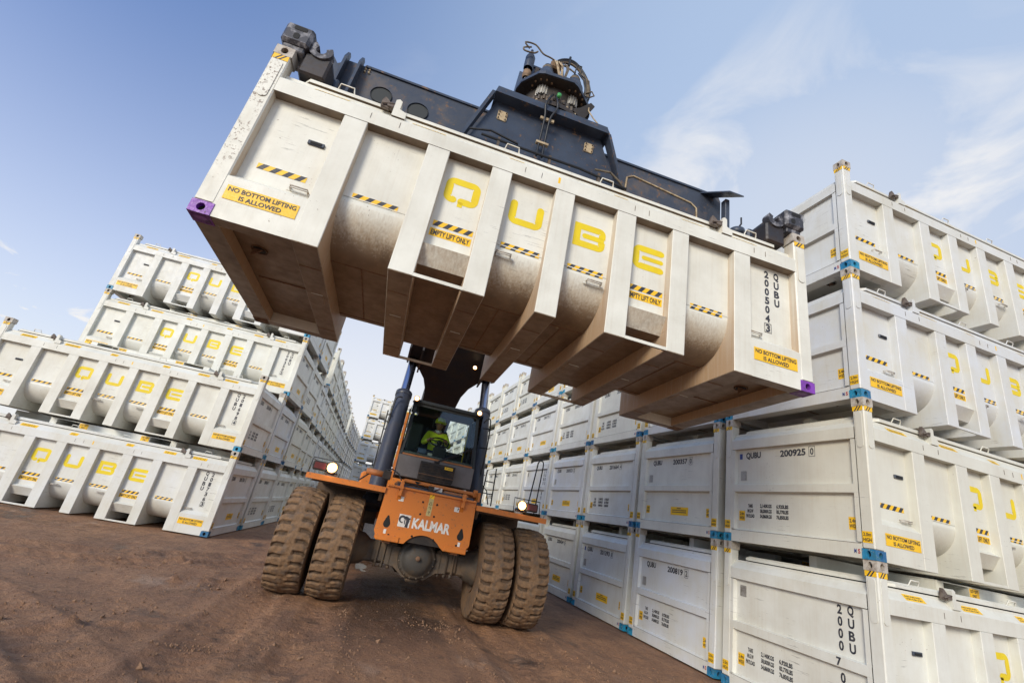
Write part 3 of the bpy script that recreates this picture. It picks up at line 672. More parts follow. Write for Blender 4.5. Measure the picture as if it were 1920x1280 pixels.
# lifted container
LIFT = Matrix.Translation((-4.73231, -.58725, 3.4397)) @ Euler((-.03306, .00822, -.05593), 'XYZ').to_matrix().to_4x4() @ Matrix.Translation((-L/2, 0, 0))
LZ = 2.0/H
container('white container with purple corners and muddy underside, hanging from the lifting frame', 'white ribbed containers', mat4=LIFT @ Matrix.Diagonal((1, 1, 1, 1)),
          num='200504', chk='3', end=0, cast='purple', color=(.77, .765, .685, .97))
ORD = ['ground', 'second', 'third', 'fourth', 'fifth']
NTH = ['first', 'second', 'third', 'fourth', 'fifth', 'sixth', 'seventh', 'eighth', 'ninth', 'tenth', 'eleventh', 'twelfth', 'thirteenth', 'fourteenth', 'fifteenth', 'sixteenth', 'seventeenth', 'eighteenth', 'nineteenth', 'twentieth', 'twenty-first', 'twenty-second', 'twenty-third']
known = {(0, 1): ('200925', '0'), (0, 0): ('200070', '3'), (1, 1): ('200357', '0'), (1, 0): ('200819', '2'), (2, 1): ('201664', '4'), (2, 0): ('201393', '8'), (3, 1): ('200521', '2')}
tints = [(.73, .735, .675), (.69, .705, .69), (.74, .73, .63), (.64, .665, .69), (.75, .755, .695), (.68, .675, .595), (.71, .72, .68)]
PITW = 2.5924
rnd = random.Random(3)
def extra(kn): return 'numbered %s %s' % kn
for k in range(14):
    for l in range(4):
        nm, ck = known.get((k, l), ('20%04d' % rnd.randint(100, 1799), str(rnd.randint(0, 9))))
        vert = (k, l) in ((0, 0), (4, 1)); tab = not ((k, l) in ((1, 1), (3, 1), (2, 0), (4, 2), (6, 2), (9, 2), (3, 0)) or (k > 3 and rnd.random() < .4))
        c = (*tints[(k*3+l*5+(k*l) % 4) % 7], .30)
        if k == 0: lab = 'white container with yellow letters, %s level of nearest right hand stack' % ORD[l]
        else: lab = 'white container in right hand wall, %s level of the %s stack from the front' % (ORD[l], NTH[k])
        if (k, l) in known and k < 3 and (k, l) != (0, 0): lab = 'white container numbered %s, %s level of %s right hand stack' % (nm, ORD[l], NTH[k])
        dx = rnd.uniform(-.012, .012); dy = rnd.uniform(-.008, .008)
        container(lab, 'containers stacked along the right of the aisle', (dx, k*PITW+dy, l*H), rnd.uniform(-.0015, .0015), tier='A' if k == 0 else ('B' if k < 6 else 'C'), num=nm, chk=ck, end=0,
                  style='v' if vert else 'h', table=tab, color=c)
LY = -.07718
def leftx(k):
    if k <= 2: return -8.719+k*PITW*math.sin(-LY), 9.102+k*PITW*math.cos(LY)
    return -8.25+.094*(k-3)+.075*max(0, k-14), 9.102+k*PITW*.998
lk = {(0, 0): ('201736', '3', True), (0, 1): ('201698', '4', True), (1, 2): ('200350', '2', False), (1, 3): ('200644', '1', False)}
for k in range(23):
    hgt = 2 if k == 0 else 3 if k in (3, 11) else 4
    for l in range(hgt):
        nm, ck, sw = lk.get((k, l), ('20%04d' % rnd.randint(100, 1799), str(rnd.randint(0, 9)), False))
        x, y = leftx(k); yaw = LY if k <= 2 else -.04
        jx = rnd.uniform(-.02, .02) if k else 0
        ox = Vector((math.cos(yaw), math.sin(yaw), 0))*(-L)
        full = (k == 0) or (k == 1 and l >= 2)
        lab = 'white container in left hand wall, %s level of the %s stack from the front' % (ORD[l], NTH[k])
        if (k, l) in lk: lab = 'white container numbered %s, %s level, front of the left hand stacks' % (nm, ORD[l])
        c = (*tints[(k*5+l*3+(k*l) % 3+1) % 7], .22)
        container(lab, 'containers stacked along the left of the aisle', (x+ox.x+jx, y+ox.y, l*H), yaw, tier='A' if full else 'B' if k < 5 else 'C', num=nm, chk=ck, end=1, style='h', table=rnd.random() < .5, color=c, swap=sw)
for l in range(5):
    container('white container in distant cross stack behind the machine, %s level' % ORD[l], 'containers in the distant cross stack', (-6.2+.03*(l % 2), 40, l*H), .0, tier='F', color=(.76, .755, .74, .3))

# ------------------------------------------------------------------ ground
PUD = ((-5.10, 8.6, .14, .9, .075),)
def gh(x, y):
    n = noise.noise(Vector((x*.35, y*.35, 3)))*.05+noise.noise(Vector((x*1.3, y*1.1, 7)))*.026+noise.noise(Vector((x*4.2, y*3.6, 1)))*.014
    rough_ = .35+1.3*max(0, noise.noise(Vector((x*.9, y*.7, 21))))
    n += (noise.noise(Vector((x*8, y*7.5, 5)))*.016+noise.noise(Vector((x*15, y*15, 9)))*.010)*rough_
    # wheel ruts running along the aisle, with pressed tread bars
    v = Vector((x+4.57, y-4.55)); u = v.x-.056*v.y
    for c in (-1.93, -1.30, 1.30, 1.93):
        d = abs(u-c-.10*math.sin(y*.35+c)); 
        if d < .42:
            k = max(0, 1-(d/.36)**2)
            n -= .050*k; n += .016*k*math.sin(y*2*PI/.19+abs(u-c)*9)
        elif d < .62: n += .028*(1-abs(d-.5)/.12)
    for (ccx, ccy, rad) in ((-17.0, -6.5, 11.2), (-17.0, -6.5, 11.85), (-13.5, 13.5, 8.9), (-13.5, 13.5, 9.5), (6.5, -9.0, 12.3), (6.5, -9.0, 12.95)):
        dx_, dy_ = x-ccx, y-ccy; d = math.hypot(dx_, dy_)-rad
        if abs(d) < .30:
            k = max(0, 1-(d/.27)**2); n -= .034*k; n += .014*k*math.sin(math.atan2(dy_, dx_)*rad*2*PI/.21+abs(d)*8)
        elif abs(d) < .44: n += .022*(1-abs(abs(d)-.36)/.08)
    # hollow between the wheels that holds water
    for px, py, rx, ry, dp in PUD:
        q = ((x-px)/rx)**2+((y-py)/ry)**2
        if q < 6: e = math.exp(-q); n = n*(1-.45*e)-dp*e+noise.noise(Vector((x*6, y*6, 4)))*.028*e
    # churned ridges
    for ax_, ay, bx, by, hh in ((-4.9, 3.3, -4.35, 3.75, .05), (-4.3, 3.05, -3.75, 3.45, .05), (-8.4, 1.6, -7.2, 2.1, .045), (-8.9, 6.1, -7.9, 5.6, .05), (-7.9, 4.2, -6.9, 4.9, .05), (-3.1, 2.4, -2.2, 1.6, .03)):
        d = Vector((bx-ax_, by-ay)); t = max(0, min(1, ((x-ax_)*d.x+(y-ay)*d.y)/d.length_squared)); e = math.hypot(x-ax_-d.x*t, y-ay-d.y*t)
        if e < .3: n += hh*1.7*(1-e/.3)**2*(.6+.9*noise.noise(Vector((x*8, y*8, 2))))
    return n
def axis(fine0, fine1, st, lo, hi):
    P = list(np.arange(fine0, fine1+1e-6, st)); s = st; a = P[0]; left = []
    while a > lo: s *= 1.16; a -= s; left.append(a)
    s = st; b = P[-1]; right = []
    while b < hi: s *= 1.16; b += s; right.append(b)
    return left[::-1]+P+right
gx = axis(-11.0, .2, .05, -900, 900); gy = axis(-1.2, 10.5, .05, -60, 1500)
GV = []
for y in gy:
    for x in gx:
        near = max(0, 1-max(0, y-12)/25)*max(0, 1-max(0, abs(x+5)-9)/20)
        h = gh(x, y)*near if near > 0 else 0
        # keep it level under the stacks
        if x > -.35: h = min(h, 0)*.2-.012
        xl, yl = -8.72, 8.9
        if y > yl-.15 and x < xl+.25+(y-9.1)*.05: h = min(h, 0)*.2-.012
        GV.append((x, y, h-.012 if True else h))
nx, ny = len(gx), len(gy)
GF = [(j*nx+i, j*nx+i+1, (j+1)*nx+i+1, (j+1)*nx+i) for j in range(ny-1) for i in range(nx-1)]
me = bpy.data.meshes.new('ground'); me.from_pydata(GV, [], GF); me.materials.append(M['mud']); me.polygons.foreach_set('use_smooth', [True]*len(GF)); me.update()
go = bpy.data.objects.new('ground', me); COL.objects.link(go); go['kind'] = 'structure'
for (px, py, rx, ry, z) in [(a, b, c*1.25, d*1.25, -.052) for a, b, c, d, e in PUD]:
    mb = MB(); P = [(px+rx*math.cos(a)*1.1, py+ry*math.sin(a)*1.1, z) for a in [2*PI*i/40 for i in range(40)]]
    mb.add(P, [tuple(range(40))], 'water'); o = part('puddle', mb); o['kind'] = 'structure'
mb = MB(); rc = random.Random(11)
for i in range(3400):
    if i < 1500: x, y = rc.uniform(-9.5, -.3), rc.uniform(-.6, 6.5)
    else:
        cxc, cyc, sp_ = rc.choice([(-4.3, 3.3, .30), (-8.9, 2.1, .35), (-7.9, 6.4, .30), (-8.9, 5.0, .3), (-7.3, 4.6, .35), (-7.2, 4.0, .3), (-6.85, 1.6, .22), (-6.6, 5.4, .25), (-2.2, 2.2, .4), (-7.8, 2.6, .5), (-5.6, 2.0, .5), (-1.3, 2.6, .4)]); x, y = rc.gauss(cxc, sp_), rc.gauss(cyc, sp_*.6)
    if i % 5 == 0: x = -4.57+rc.choice([-2.45, -.78, .78, 2.45])+rc.gauss(0, .07)-.056*(y_s := rc.uniform(-.5, 4.0)); y = y_s
    if x > -.45: continue
    s = (.005+.016*rc.random()**2)*(2.2 if rc.random() < .03 else 1); T = Matrix.Translation((x, y, gh(x, y)-.012+s*.2)) @ Euler((rc.random()*6, rc.random()*6, rc.random()*6)).to_matrix().to_4x4() @ Matrix.Diagonal((s, s*rc.uniform(.6, 1), s*rc.uniform(.5, .8), 1))
    mb.add([(1, 0, 0), (-1, 0, 0), (0, 1, 0), (0, -1, 0), (0, 0, 1), (0, 0, -1), ], [(0, 2, 4), (2, 1, 4), (1, 3, 4), (3, 0, 4), (2, 0, 5), (1, 2, 5), (3, 1, 5), (0, 3, 5)], 'clod', T=T)
o = part('mud_clods', mb); o['kind'] = 'stuff'; o['label'] = 'small brown mud clods scattered over the wet ground'; o['category'] = 'clods'

# ------------------------------------------------------------------ reach stacker
VR = -.056
VM = Matrix.Translation((-4.57, 4.55, 0)) @ Matrix.Rotation(VR, 4, 'Z')
rs = thing('reach_stacker', 'orange container lifting machine with muddy twin tyres and dark boom, driving down the aisle', 'machine', mat4=VM)
VI = VM.inverted()
# --- wheels
RT, WT = .80, .56
def tyre_mesh(seed):
    rn = random.Random(seed); prof = []
    # (lateral s in -1..1, radius) across the crown plus sidewalls
    NA, NS = 620, 30
    lat = [(-.86, .36), (-.97, .42), (-1.0, .52), (-.995, .62), (-.965, .70), (-.925, .752)]+[(-.90+1.8*i/(NS-1), None) for i in range(NS)]+[(.925, .752), (.965, .70), (.995, .62), (1.0, .52), (.97, .42), (.86, .36)]
    vs = []; nl = len(lat); NL = 31; lowv = []
    for j in range(NA):
        th = 2*PI*j/NA
        for s, r in lat:
            crownlow = False
            if r is None:
                crown = RT-.034-.045*abs(s)**3.2
                side_ = 1 if s > 0 else 0
                a = abs(s); ph = (NL*th/(2*PI)+.5*side_+.55*a*a*(1)+.12*math.sin(a*6)) % 1.0
                groove = .24-.05*a
                up = 1.0 if ph > groove else 0.0
                edge = min(1, max(0, (ph-groove)/.14))*min(1, max(0, (1-ph)/.14)) if up else 0
                h = .038*edge if a > .22 else .038*min(1, edge+.85); crownlow = h < .016
                r = crown+h-.004+noise.noise(Vector((math.cos(th)*9, math.sin(th)*9, s*5+seed)))*.012
            elif .69 < r < .76: 
                ph = (NL*th/(2*PI)+.5*(s > 0)+.55) % 1.0
                r = r+(.018 if ph > .27 else -.01)
            z = r*math.cos(th)
            if z < -RT+.035: z = -RT+.035+(z+RT-.035)*.15
            lowv.append(crownlow); vs.append((s*WT/2*(1.03 if z < -RT+.2 else 1), r*math.sin(th), z))
    fs = [(j*nl+i, ((j+1) % NA)*nl+i, ((j+1) % NA)*nl+i+1, j*nl+i+1) for j in range(NA) for i in range(nl-1)]
    q = MB(); q.add(vs, fs, 'tyre', smooth=True); g_ = q.slot('tyre_groove'); q.mi = [g_ if sum(lowv[i] for i in f) >= 3 else 0 for f in fs]; return q.build('tyre')
tm = tyre_mesh(1)
rim = MB(); rim.lathe([(.0, .12), (.10, .12), (.12, .06), (.25, .05), (.30, .13), (.345, .20), (.375, .265)], (0, 0, 0), (1, 0, 0), 'rim', 32); rim.lathe([(.0, -.12), (.10, -.12), (.12, -.06), (.25, -.05), (.30, -.13), (.345, -.20), (.375, -.265)], (0, 0, 0), (1, 0, 0), 'rim', 32)
for k in range(12): rim.lathe([(.014, 0), (.014, .03), (0, .03)], (.05, .19*math.cos(k*PI/6), .19*math.sin(k*PI/6)), (1, 0, 0), 'axle', 6)
rim = rim.build('rim')
for i, (u, v) in enumerate([(-1.93, 0), (-1.30, 0), (1.30, 0), (1.93, 0), (-1.3, 6.0), (1.3, 6.0)]):
    wobj = part('wheel', rim, rs, Matrix.Translation((u, v, RT-.05)) @ Matrix.Rotation(i*1.3, 4, 'X'))
    sgn = 1
    # the tyre itself keeps its flattened contact patch on the ground
    part('tyre', tm, wobj, Matrix.Rotation(-i*1.3, 4, 'X') @ (Matrix.Rotation(PI, 4, 'Z') if u > 0 else Matrix.Identity(4)))
# --- axle
mb = MB(); zA = .77
mb.box((-1.02, -.16, zA-.17), (1.02, .2, zA+.15), 'axle', bev=.03)
mb.box((-.72, -.20, zA-.14), (-.34, .2, zA+.19), 'axle', bev=.02); mb.box((.34, -.20, zA-.14), (.72, .2, zA+.19), 'axle', bev=.02)
for s in (-1, 1):
    for k in range(3): mb.box((s*.42+s*k*.11-.015, -.235, zA-.16), (s*.42+s*k*.11+.015, -.195, zA+.17), 'axle', bev=.006)
    for k in range(3): mb.lathe([(.0, -.03), (.025, -.03), (.025, .03), (0, .03)], (s*(.42+.11*k), -.17, zA-.19), (0, 0, 1), 'axle', 8)
    mb.lathe([(.17, 0), (.24, .1), (.26, .2), (.30, .24), (.30, .30), (.12, .32)], (s*.80, 0, zA), (s, 0, 0), 'axle', 24)
part('axle', mb, rs)
mb = MB(); mb.lathe([(.33, .30), (.325, .06), (.30, -.01), (.27, -.03), (.255, -.03), (.24, -.07), (.16, -.11), (.06, -.125), (0, -.125)], (0.02, -.28, zA), (0, 1, 0), 'hub', 32)
mb.prism([(-.50, .90), (-.50, .62), (-.34, .60), (-.16, .47), (.20, .47), (.38, .60), (.54, .62), (.54, .90)], (0, -.235, 0), X, Z, (0, .3, 0), 'axle')
for k in range(10): mb.lathe([(.016, 0), (.016, -.02), (0, -.02)], (.02+.29*math.cos(PI*.95+k*PI*.122), -.285, zA+.29*math.sin(PI*.95+k*PI*.122)), (0, 1, 0), 'axle', 6)
mb.lathe([(.0, -.03), (.035, -.03), (.04, .02)], (.02, -.43, zA+.02), (0, 1, 0), 'rim', 10); mb.box((-.1, -.2, .40), (.14, .1, .50), 'axle', bev=.03)
part('differential_housing', mb, rs)
# --- front plate
mb = MB(); P = [(-.76, 1.83), (-.76, 1.76), (-.79, 1.12), (-.76, 1.06), (-.76, 1.005), (-.37, .985)]
P += [(.02+.36*math.cos(math.radians(a)), .80+.36*math.sin(math.radians(a))) for a in range(148, 31, -9)]
P += [(.36, .985), (.70, .985), (.73, 1.06), (.775, 1.12), (.76, 1.83)]
mb.prism(P, (0, -.62, 0), X, Z, (0, .03, 0), 'orange'); 
mb.box((-.76, -.66, 1.80), (.76, -.617, 1.835), 'orange', bev=.008)
for s in (-1, 1): mb.box((s*.37, -.645, .985), (s*.74, -.621, 1.075), 'orange', bev=.01)
fp = part('front_plate', mb, rs)
mb = MB()
for s in (-.62, .60):
    q = [(s+.055*math.cos(math.radians(a)), 1.24+.06*math.sin(math.radians(a))) for a in range(-215, 36, 20)]+[(s+.012, 1.365), (s-.012, 1.365)]
    mb.prism(q, (0, -.6215, 0), X, Z, (0, -.002, 0), 'black'); mb.add([(s-.02, -.623, 1.09), (s+.02, -.623, 1.09), (s+.02, -.623, 1.155), (s-.02, -.623, 1.155)], [(0, 1, 2, 3)], 'stickerw')
for x, z in ((-.13, 1.66), (.11, 1.66), (-.13, 1.47), (.10, 1.47), (-.18, 1.12), (.17, 1.12), (-.55, 1.08), (.56, 1.10)): mb.lathe([(0, -.003), (.017, -.003), (.017, 0)], (x, -.621, z), (0, 1, 0), 'black', 12)
part('plate_holes', mb, fp)
for s in (-.53, .53):
    mb = MB(); mb.box((s-.03, -.70, 1.68), (s+.03, -.60, 1.91), 'orange', bev=.01); mb.prism([(0, 0), (-.10, 0), (-.10, .04), (0, -.18)], (s-.03, -.62, 1.80), (0, 1, 0), Z, (.06, 0, 0), 'orange'); part('lug', mb, fp)
for s, n in ((-.49, 0), (.45, 1)):
    mb = MB(); mb.prism(rrect(.085, .075, .006), (s, -.6215, 1.645), X, Z, (0, -.002, 0), 'stickerw'); mb.text('P', (s-.015+.04*n, -.6245, 1.65), X, Z, .04, wid=.022); part('sticker', mb, fp)
mb = MB(); mb.prism(rrect(.078, .27, .006), (0, -.6215, 1.60), X, Z, (0, -.002, 0), 'pale'); hazard(mb, (-.038, -.6245, 1.735), X, Z, .076, .07, 3, .001, 'label')
q = lambda pts: mb.tube([(a, -.6245, b) for a, b in pts], .004, 'ink', 4)
q([(-.025, 1.64), (0, 1.69), (.025, 1.64), (-.025, 1.64)]); q([(-.02, 1.59), (.0, 1.615), (.015, 1.59), (.01, 1.565)]); q([(0, 1.49), (0, 1.54), (-.018, 1.52)]); q([(0, 1.54), (.018, 1.52)])
part('pictogram_sign', mb, fp)
mb = MB(); yq = -.6225; lx, lz, ls = -.355, 1.325, .19
mb.prism(rrect(ls, ls, .004), (lx, -.6215, lz), X, Z, (0, -.001, 0), 'logo_white')
ring = [(lx-.035+.044*math.cos(math.radians(a)), yq-.002, lz+.018+.046*math.sin(math.radians(a))) for a in range(-70, -345, -15)]
def ribbon(mb, pts, ws, m='ink'):
    pts = [Vector(p) for p in pts]; A = []
    for i, p in enumerate(pts):
        d = (pts[min(i+1, len(pts)-1)]-pts[max(i-1, 0)]).normalized(); nn = d.cross(Y)*ws[i]/2; A += [p+nn, p-nn]
    mb.add(A, [(2*i, 2*i+1, 2*i+3, 2*i+2) for i in range(len(pts)-1)], m)
ribbon(mb, ring, [.012+.022*min(1, i/9) for i in range(len(ring))])
ribbon(mb, [(lx+.0, yq-.0025, lz+.060), (lx+.035, yq-.0025, lz+.05), (lx+.055, yq-.0025, lz+.01), (lx+.05, yq-.0025, lz-.04), (lx+.045, yq-.0025, lz-.092)], [.03, .05, .055, .04, .05])
ribbon(mb, [(lx+.01, yq-.003, lz+.045), (lx+.005, yq-.003, lz-.01), (lx+.02, yq-.003, lz-.05)], [.012, .016, .012], 'ink')
ribbon(mb, [(lx+.05, yq-.003, lz+.04), (lx+.09, yq-.003, lz+.045)], [.02, .03])
part('logo_emblem', mb, fp)
mb = MB(); mb.text('KALMAR', (.095, -.6225, 1.318), X, Z, .155, 'logo_white', wid=.63, bold=.04); part('lettering', mb, fp)
# --- fenders
for s in (-1, 1):
    mb = MB(); a, b = s*.77, s*2.03
    P = [(-.66, 1.775), (1.15, 1.80), (1.15, 1.77), (-.63, 1.745), (-.63, 1.69), (-.66, 1.69)]
    mb.prism(P, (a, 0, 0), (0, 1, 0), (0, 0, 1), (b-a, 0, 0), 'orange')
    q = [(-.62, 1.744), (1.15, 1.768), (1.15, 1.74), (-.3, 1.72), (-.62, 1.65)]
    part('fender', mb, rs)
    mb = MB(); mb.prism([(0, 1.72), (1.9, 1.72), (1.9, 1.55), (.1, 1.55), (0, 1.66)], (s*.80, -.55, 0), (0, 1, 0), (0, 0, 1), (s*.05, 0, 0), 'liner')
    mb.box((s*.84, -.50, 1.66), (s*1.95, .95, 1.70), 'liner'); 
    mb.box((s*.80, .98, 1.10), (s*2.0, 1.02, 1.74), 'liner')
    part('fender_liner', mb, rs)
# --- chassis
mb = MB()
for s in (-1, 1): mb.box((s*.50, -.55, .95), (s*.62, 7.0, 1.75), 'orange_dirty')
mb.box((-.72, -.585, 1.02), (.72, -.45, 1.80), 'dark'); mb.box((-.5, -.3, 1.1), (.5, 6.8, 1.5), 'dark'); mb.box((-1.2, 5.6, 1.0), (1.2, 7.6, 2.3), 'orange', bev=.08)
mb.box((-1.34, 2.2, 1.3), (-.95, 5.3, 2.06), 'orange', bev=.05); mb.box((-1.7, 2.6, 1.0), (-1.34, 5.3, 1.70), 'orange', bev=.05); mb.box((.95, 1.6, .9), (1.7, 5.3, 1.68), 'orange', bev=.05); mb.box((-.95, 2.0, 1.5), (.95, 5.6, 1.8), 'dark')
mb.box((-.3, .3, .45), (.3, 5.5, .75), 'dark', bev=.05)
part('chassis', mb, rs)
mb = MB(); mb.box((-.50, -.16, 1.925), (.80, .12, 1.985), 'orange', bev=.012); mb.box((-.60, -.02, 1.88), (.85, 1.6, 1.925), 'orange_dirty'); mb.box((.76, -.2, 1.90), (.83, -.1, 2.03), 'orange', bev=.01)
mb.box((.82, -.35, 1.835), (.86, -.05, 1.99), 'orange'); mb.prism([(0, 0), (.12, 0), (.06, -.05)], (-.32, -.165, 1.975), X, Z, (0, -.004, 0), 'black')
part('cab_deck', mb, rs)
mb = MB(); mb.box((-.62, -.58, 1.80), (.70, -.40, 1.865), 'navy', bev=.01); mb.box((-.08, -.62, 1.83), (.0, -.45, 1.93), 'dark'); mb.box((.01, -.47, 1.86), (.16, -.44, 1.93), 'stickerw')
mb.tube([(.03, -.475, 1.87), (.12, -.475, 1.92)], .012, 'red', 6); mb.box((.2, -.5, 1.84), (.62, -.3, 1.90), 'orange_dirty', bev=.01)
for k in range(6): mb.lathe([(.02, 0), (.02, .05), (0, .05)], (.25+.07*k, -.42, 1.86), (0, 0, 1), 'axle', 8)
mb.tube([(-.6, -.5, 1.87), (-.3, -.52, 1.90), (0, -.46, 1.86)], .014, 'hose', 6)
part('front_frame', mb, rs)
mb = MB(); mb.box((-.88, -.40, 1.90), (-.74, -.30, 2.05), 'dark', bev=.01); mb.lathe([(0, -.2), (.05, -.2), (.055, .12), (0, .12)], (-.96, -.28, 1.98), (1, 0, 0), 'orange_dirty', 12)
mb.tube([(-.9, -.3, 2.02), (-.75, -.34, 2.09), (-.62, -.35, 2.03), (-.55, -.38, 1.93)], .012, 'hose', 6); mb.tube([(-1.0, -.1, 2.0), (-1.1, -.3, 1.95), (-1.25, -.3, 1.80)], .014, 'hose', 6)
part('hose_bracket', mb, rs)
# --- cab
cx0, cx1, cv0, cv1 = -.69, .76, .24, 1.75
zb, zs, zt, zr = 2.03, 2.43, 3.46, 3.52
lean = .34
def fv(z): return cv0+(lean*(z-zs)/(zt-zs) if z > zs else 0)
def fu(z, s):
    t_ = max(0, (z-zs)/(zt-zs)); return (cx0+.06*t_) if s < 0 else (cx1-.06*t_)
cabm = MB()
cabm.box((cx0, cv0, zb), (cx1, cv0+.05, zs-.01), 'grey', bev=.012); cabm.box((cx0, cv0+.051, zb), (cx0+.04, cv1, zs), 'grey'); cabm.box((cx1-.04, cv0+.051, zb), (cx1, cv1, zs), 'grey')
cabm.box((cx0+.04, cv0+.05, zb), (cx1-.04, cv1, zb+.05), 'cabin')
cab = part('cab', cabm, rs)
mb = MB()
for s in (-1, 1):
    a = fu(zs, s); b = fu(zt, s); w_ = -s*.055
    vs = [(a, fv(zs), zs), (a+w_, fv(zs), zs), (a+w_, fv(zs)+.07, zs), (a, fv(zs)+.07, zs), (b, fv(zt), zr), (b+w_, fv(zt), zr), (b+w_, fv(zt)+.07, zr), (b, fv(zt)+.07, zr)]
    mb.add(vs, [(0, 1, 5, 4), (1, 2, 6, 5), (2, 3, 7, 6), (3, 0, 4, 7)], 'cabin')
    mb.box((a, cv1-.08, zs), (a+w_, cv1, zr), 'cabin'); mb.box((a, cv0+.07, zs-.01), (a+w_, cv1-.08, zs+.03), 'cabin'); mb.box((a+w_*.2, 1.15, zs+.03), (a+w_*.8, 1.19, zt), 'cabin')
mb.box((cx0+.055, cv1-.06, zs), (cx1-.055, cv1, zs+.35), 'cabin'); mb.box((cx0+.055, cv1-.06, zs+.35), (-.12, cv1, zr-.1), 'cabin')
mb.box((cx0+.055, cv0-.002, zs-.01), (cx1-.055, cv0+.04, zs+.02), 'orange_dirty')
part('cab_pillars', mb, cab)
mb = MB(); mb.box((cx0+.03, fv(zt)-.06, zt+.01), (cx1-.03, cv1+.05, zr+.02), 'cabin', bev=.015); mb.box((cx0+.10, fv(zt)-.02, zt-.04), (cx1-.10, fv(zt)+.25, zt+.03), 'cabin')
part('cab_roof', mb, cab)
mb = MB(); ins = .05
def gq(a, z): return (a, fv(z)-.004, z)
g1 = [gq(fu(zs, -1)+ins, zs+.02), gq(fu(zs, 1)-ins, zs+.02), gq(fu(zt, 1)-ins, zt+.03), gq(fu(zt, -1)+ins, zt+.03)]
mb.add(g1+[(p[0], p[1]+.006, p[2]) for p in g1], [(0, 1, 2, 3), (7, 6, 5, 4), (0, 4, 5, 1), (1, 5, 6, 2), (2, 6, 7, 3), (3, 7, 4, 0)], 'glass'); part('windshield', mb, cab)
for s in (-1, 1):
    mb = MB(); a = fu(zs, s)+(-s)*.02; mb.box((a, cv0+.10, zs+.03), (a+.004, cv1-.08, zt+.03), 'glass'); part('side_window', mb, cab)
mb = MB(); mb.prism([(-.27, 2.36), (.38, 2.36), (.38, 2.07), (.34, 2.02), (-.24, 2.02), (-.27, 2.07)], (0, .10, 0), X, Z, (0, .14, 0), 'grille')
for k in range(7): mb.box((-.255, .090, 2.06+.042*k), (.365, .104, 2.078+.042*k), 'grille', bev=.004)
mb.box((-.275, .085, 2.13), (.385, .10, 2.142), 'rim'); mb.box((.18, .082, 2.285), (.335, .10, 2.335), 'label'); mb.box((.20, .0805, 2.305), (.22, .082, 2.32), 'ink'); mb.box((.235, .0805, 2.305), (.32, .082, 2.314), 'ink')
part('air_intake_box', mb, cab)
mb = MB(); mb.tube([(.03, .09, 2.38), (.05, .12, 2.42), (.38, .20, 2.62), (.66, .28, 2.80)], .011, 'hose', 6); mb.tube([(.0, .10, 2.37), (.36, .21, 2.58), (.64, .28, 2.76)], .009, 'hose', 6); mb.tube([(.66, .265, 2.82), (.68, .22, 2.46)], .012, 'hose', 6)
mb.box((-.03, .11, 2.35), (.07, .2, 2.40), 'dark'); part('wiper', mb, cab)
mb = MB(); mb.prism([(.0, 0), (.38, 0), (.30, .18), (.05, .30)], (-.02, .30, 2.08), (0, 1, 0), Z, (.40, 0, 0), 'cabgrey')
mb.box((cx0+.06, .32, 2.08), (cx1-.06, .50, 2.50), 'cabgrey', bev=.02); mb.box((-.36, .48, 2.52), (-.20, .56, 2.62), 'screen', bev=.01); mb.box((-.16, .48, 2.50), (-.07, .55, 2.56), 'stickerw', bev=.01)
part('dashboard', mb, cab)
mb = MB(); mb.box((-.27, 1.02, 2.42), (.25, 1.45, 2.56), 'cabin', bev=.04); mb.box((-.25, 1.38, 2.5), (.23, 1.52, 3.18), 'cabin', bev=.05); mb.box((-.14, 1.38, 3.18), (.12, 1.48, 3.40), 'cabin', bev=.04); mb.box((-.1, 1.1, 2.08), (.1, 1.3, 2.42), 'cabin')
mb.box((-.58, 1.3, 2.6), (-.32, 1.4, 3.2), 'cabgrey', bev=.03); mb.box((.27, .95, 2.62), (.36, 1.35, 2.70), 'cabin', bev=.02); mb.box((-.38, .95, 2.62), (-.29, 1.35, 2.70), 'cabin', bev=.02)
part('driver_seat', mb, cab)
WC = Vector((.05, .86, 2.84)); wn = Vector((0, -.55, .83)).normalized(); wa = X; wb = wn.cross(wa)
mb = MB(); ring = [WC+(wa*math.cos(t)+wb*math.sin(t))*.19 for t in [2*PI*i/28 for i in range(29)]]; mb.tube(ring, .015, 'hose', 7)
for t in (.3, PI-.3, -PI/2): mb.tube([WC, WC+(wa*math.cos(t)+wb*math.sin(t))*.19], .013, 'hose', 6)
mb.lathe([(0, .02), (.05, .02), (.06, -.02), (.03, -.05)], WC, wn, 'hose', 16); mb.tube([WC, WC-wn*.35], .035, 'cabin', 8); mb.box((-.06, .62, 2.52), (.20, .74, 2.72), 'cabin', bev=.02); part('steering_wheel', mb, cab)
mb = MB(); mb.tube([(.60, 1.0, 2.5), (.60, 1.02, 3.3)], .014, 'yellow_rail', 6); part('grab_rail', mb, cab)
mb = MB(); mb.prism([(-.04, 0), (.04, 0), (.0, .35), (-.06, .35)], (.42, fv(zt)-.012, 3.05+.0), X, Z, (0, .004, 0), 'cabgrey') if False else None
mb = MB(); mb.prism([(0, 1.95), (.09, 1.95), (.13, 2.5), (.20, 3.2), (.15, 3.2), (.04, 2.5)], (-.745, .2, 0), (0, 1, 0), Z, (.045, 0, 0), 'orange'); part('cab_side_plate', mb, rs)
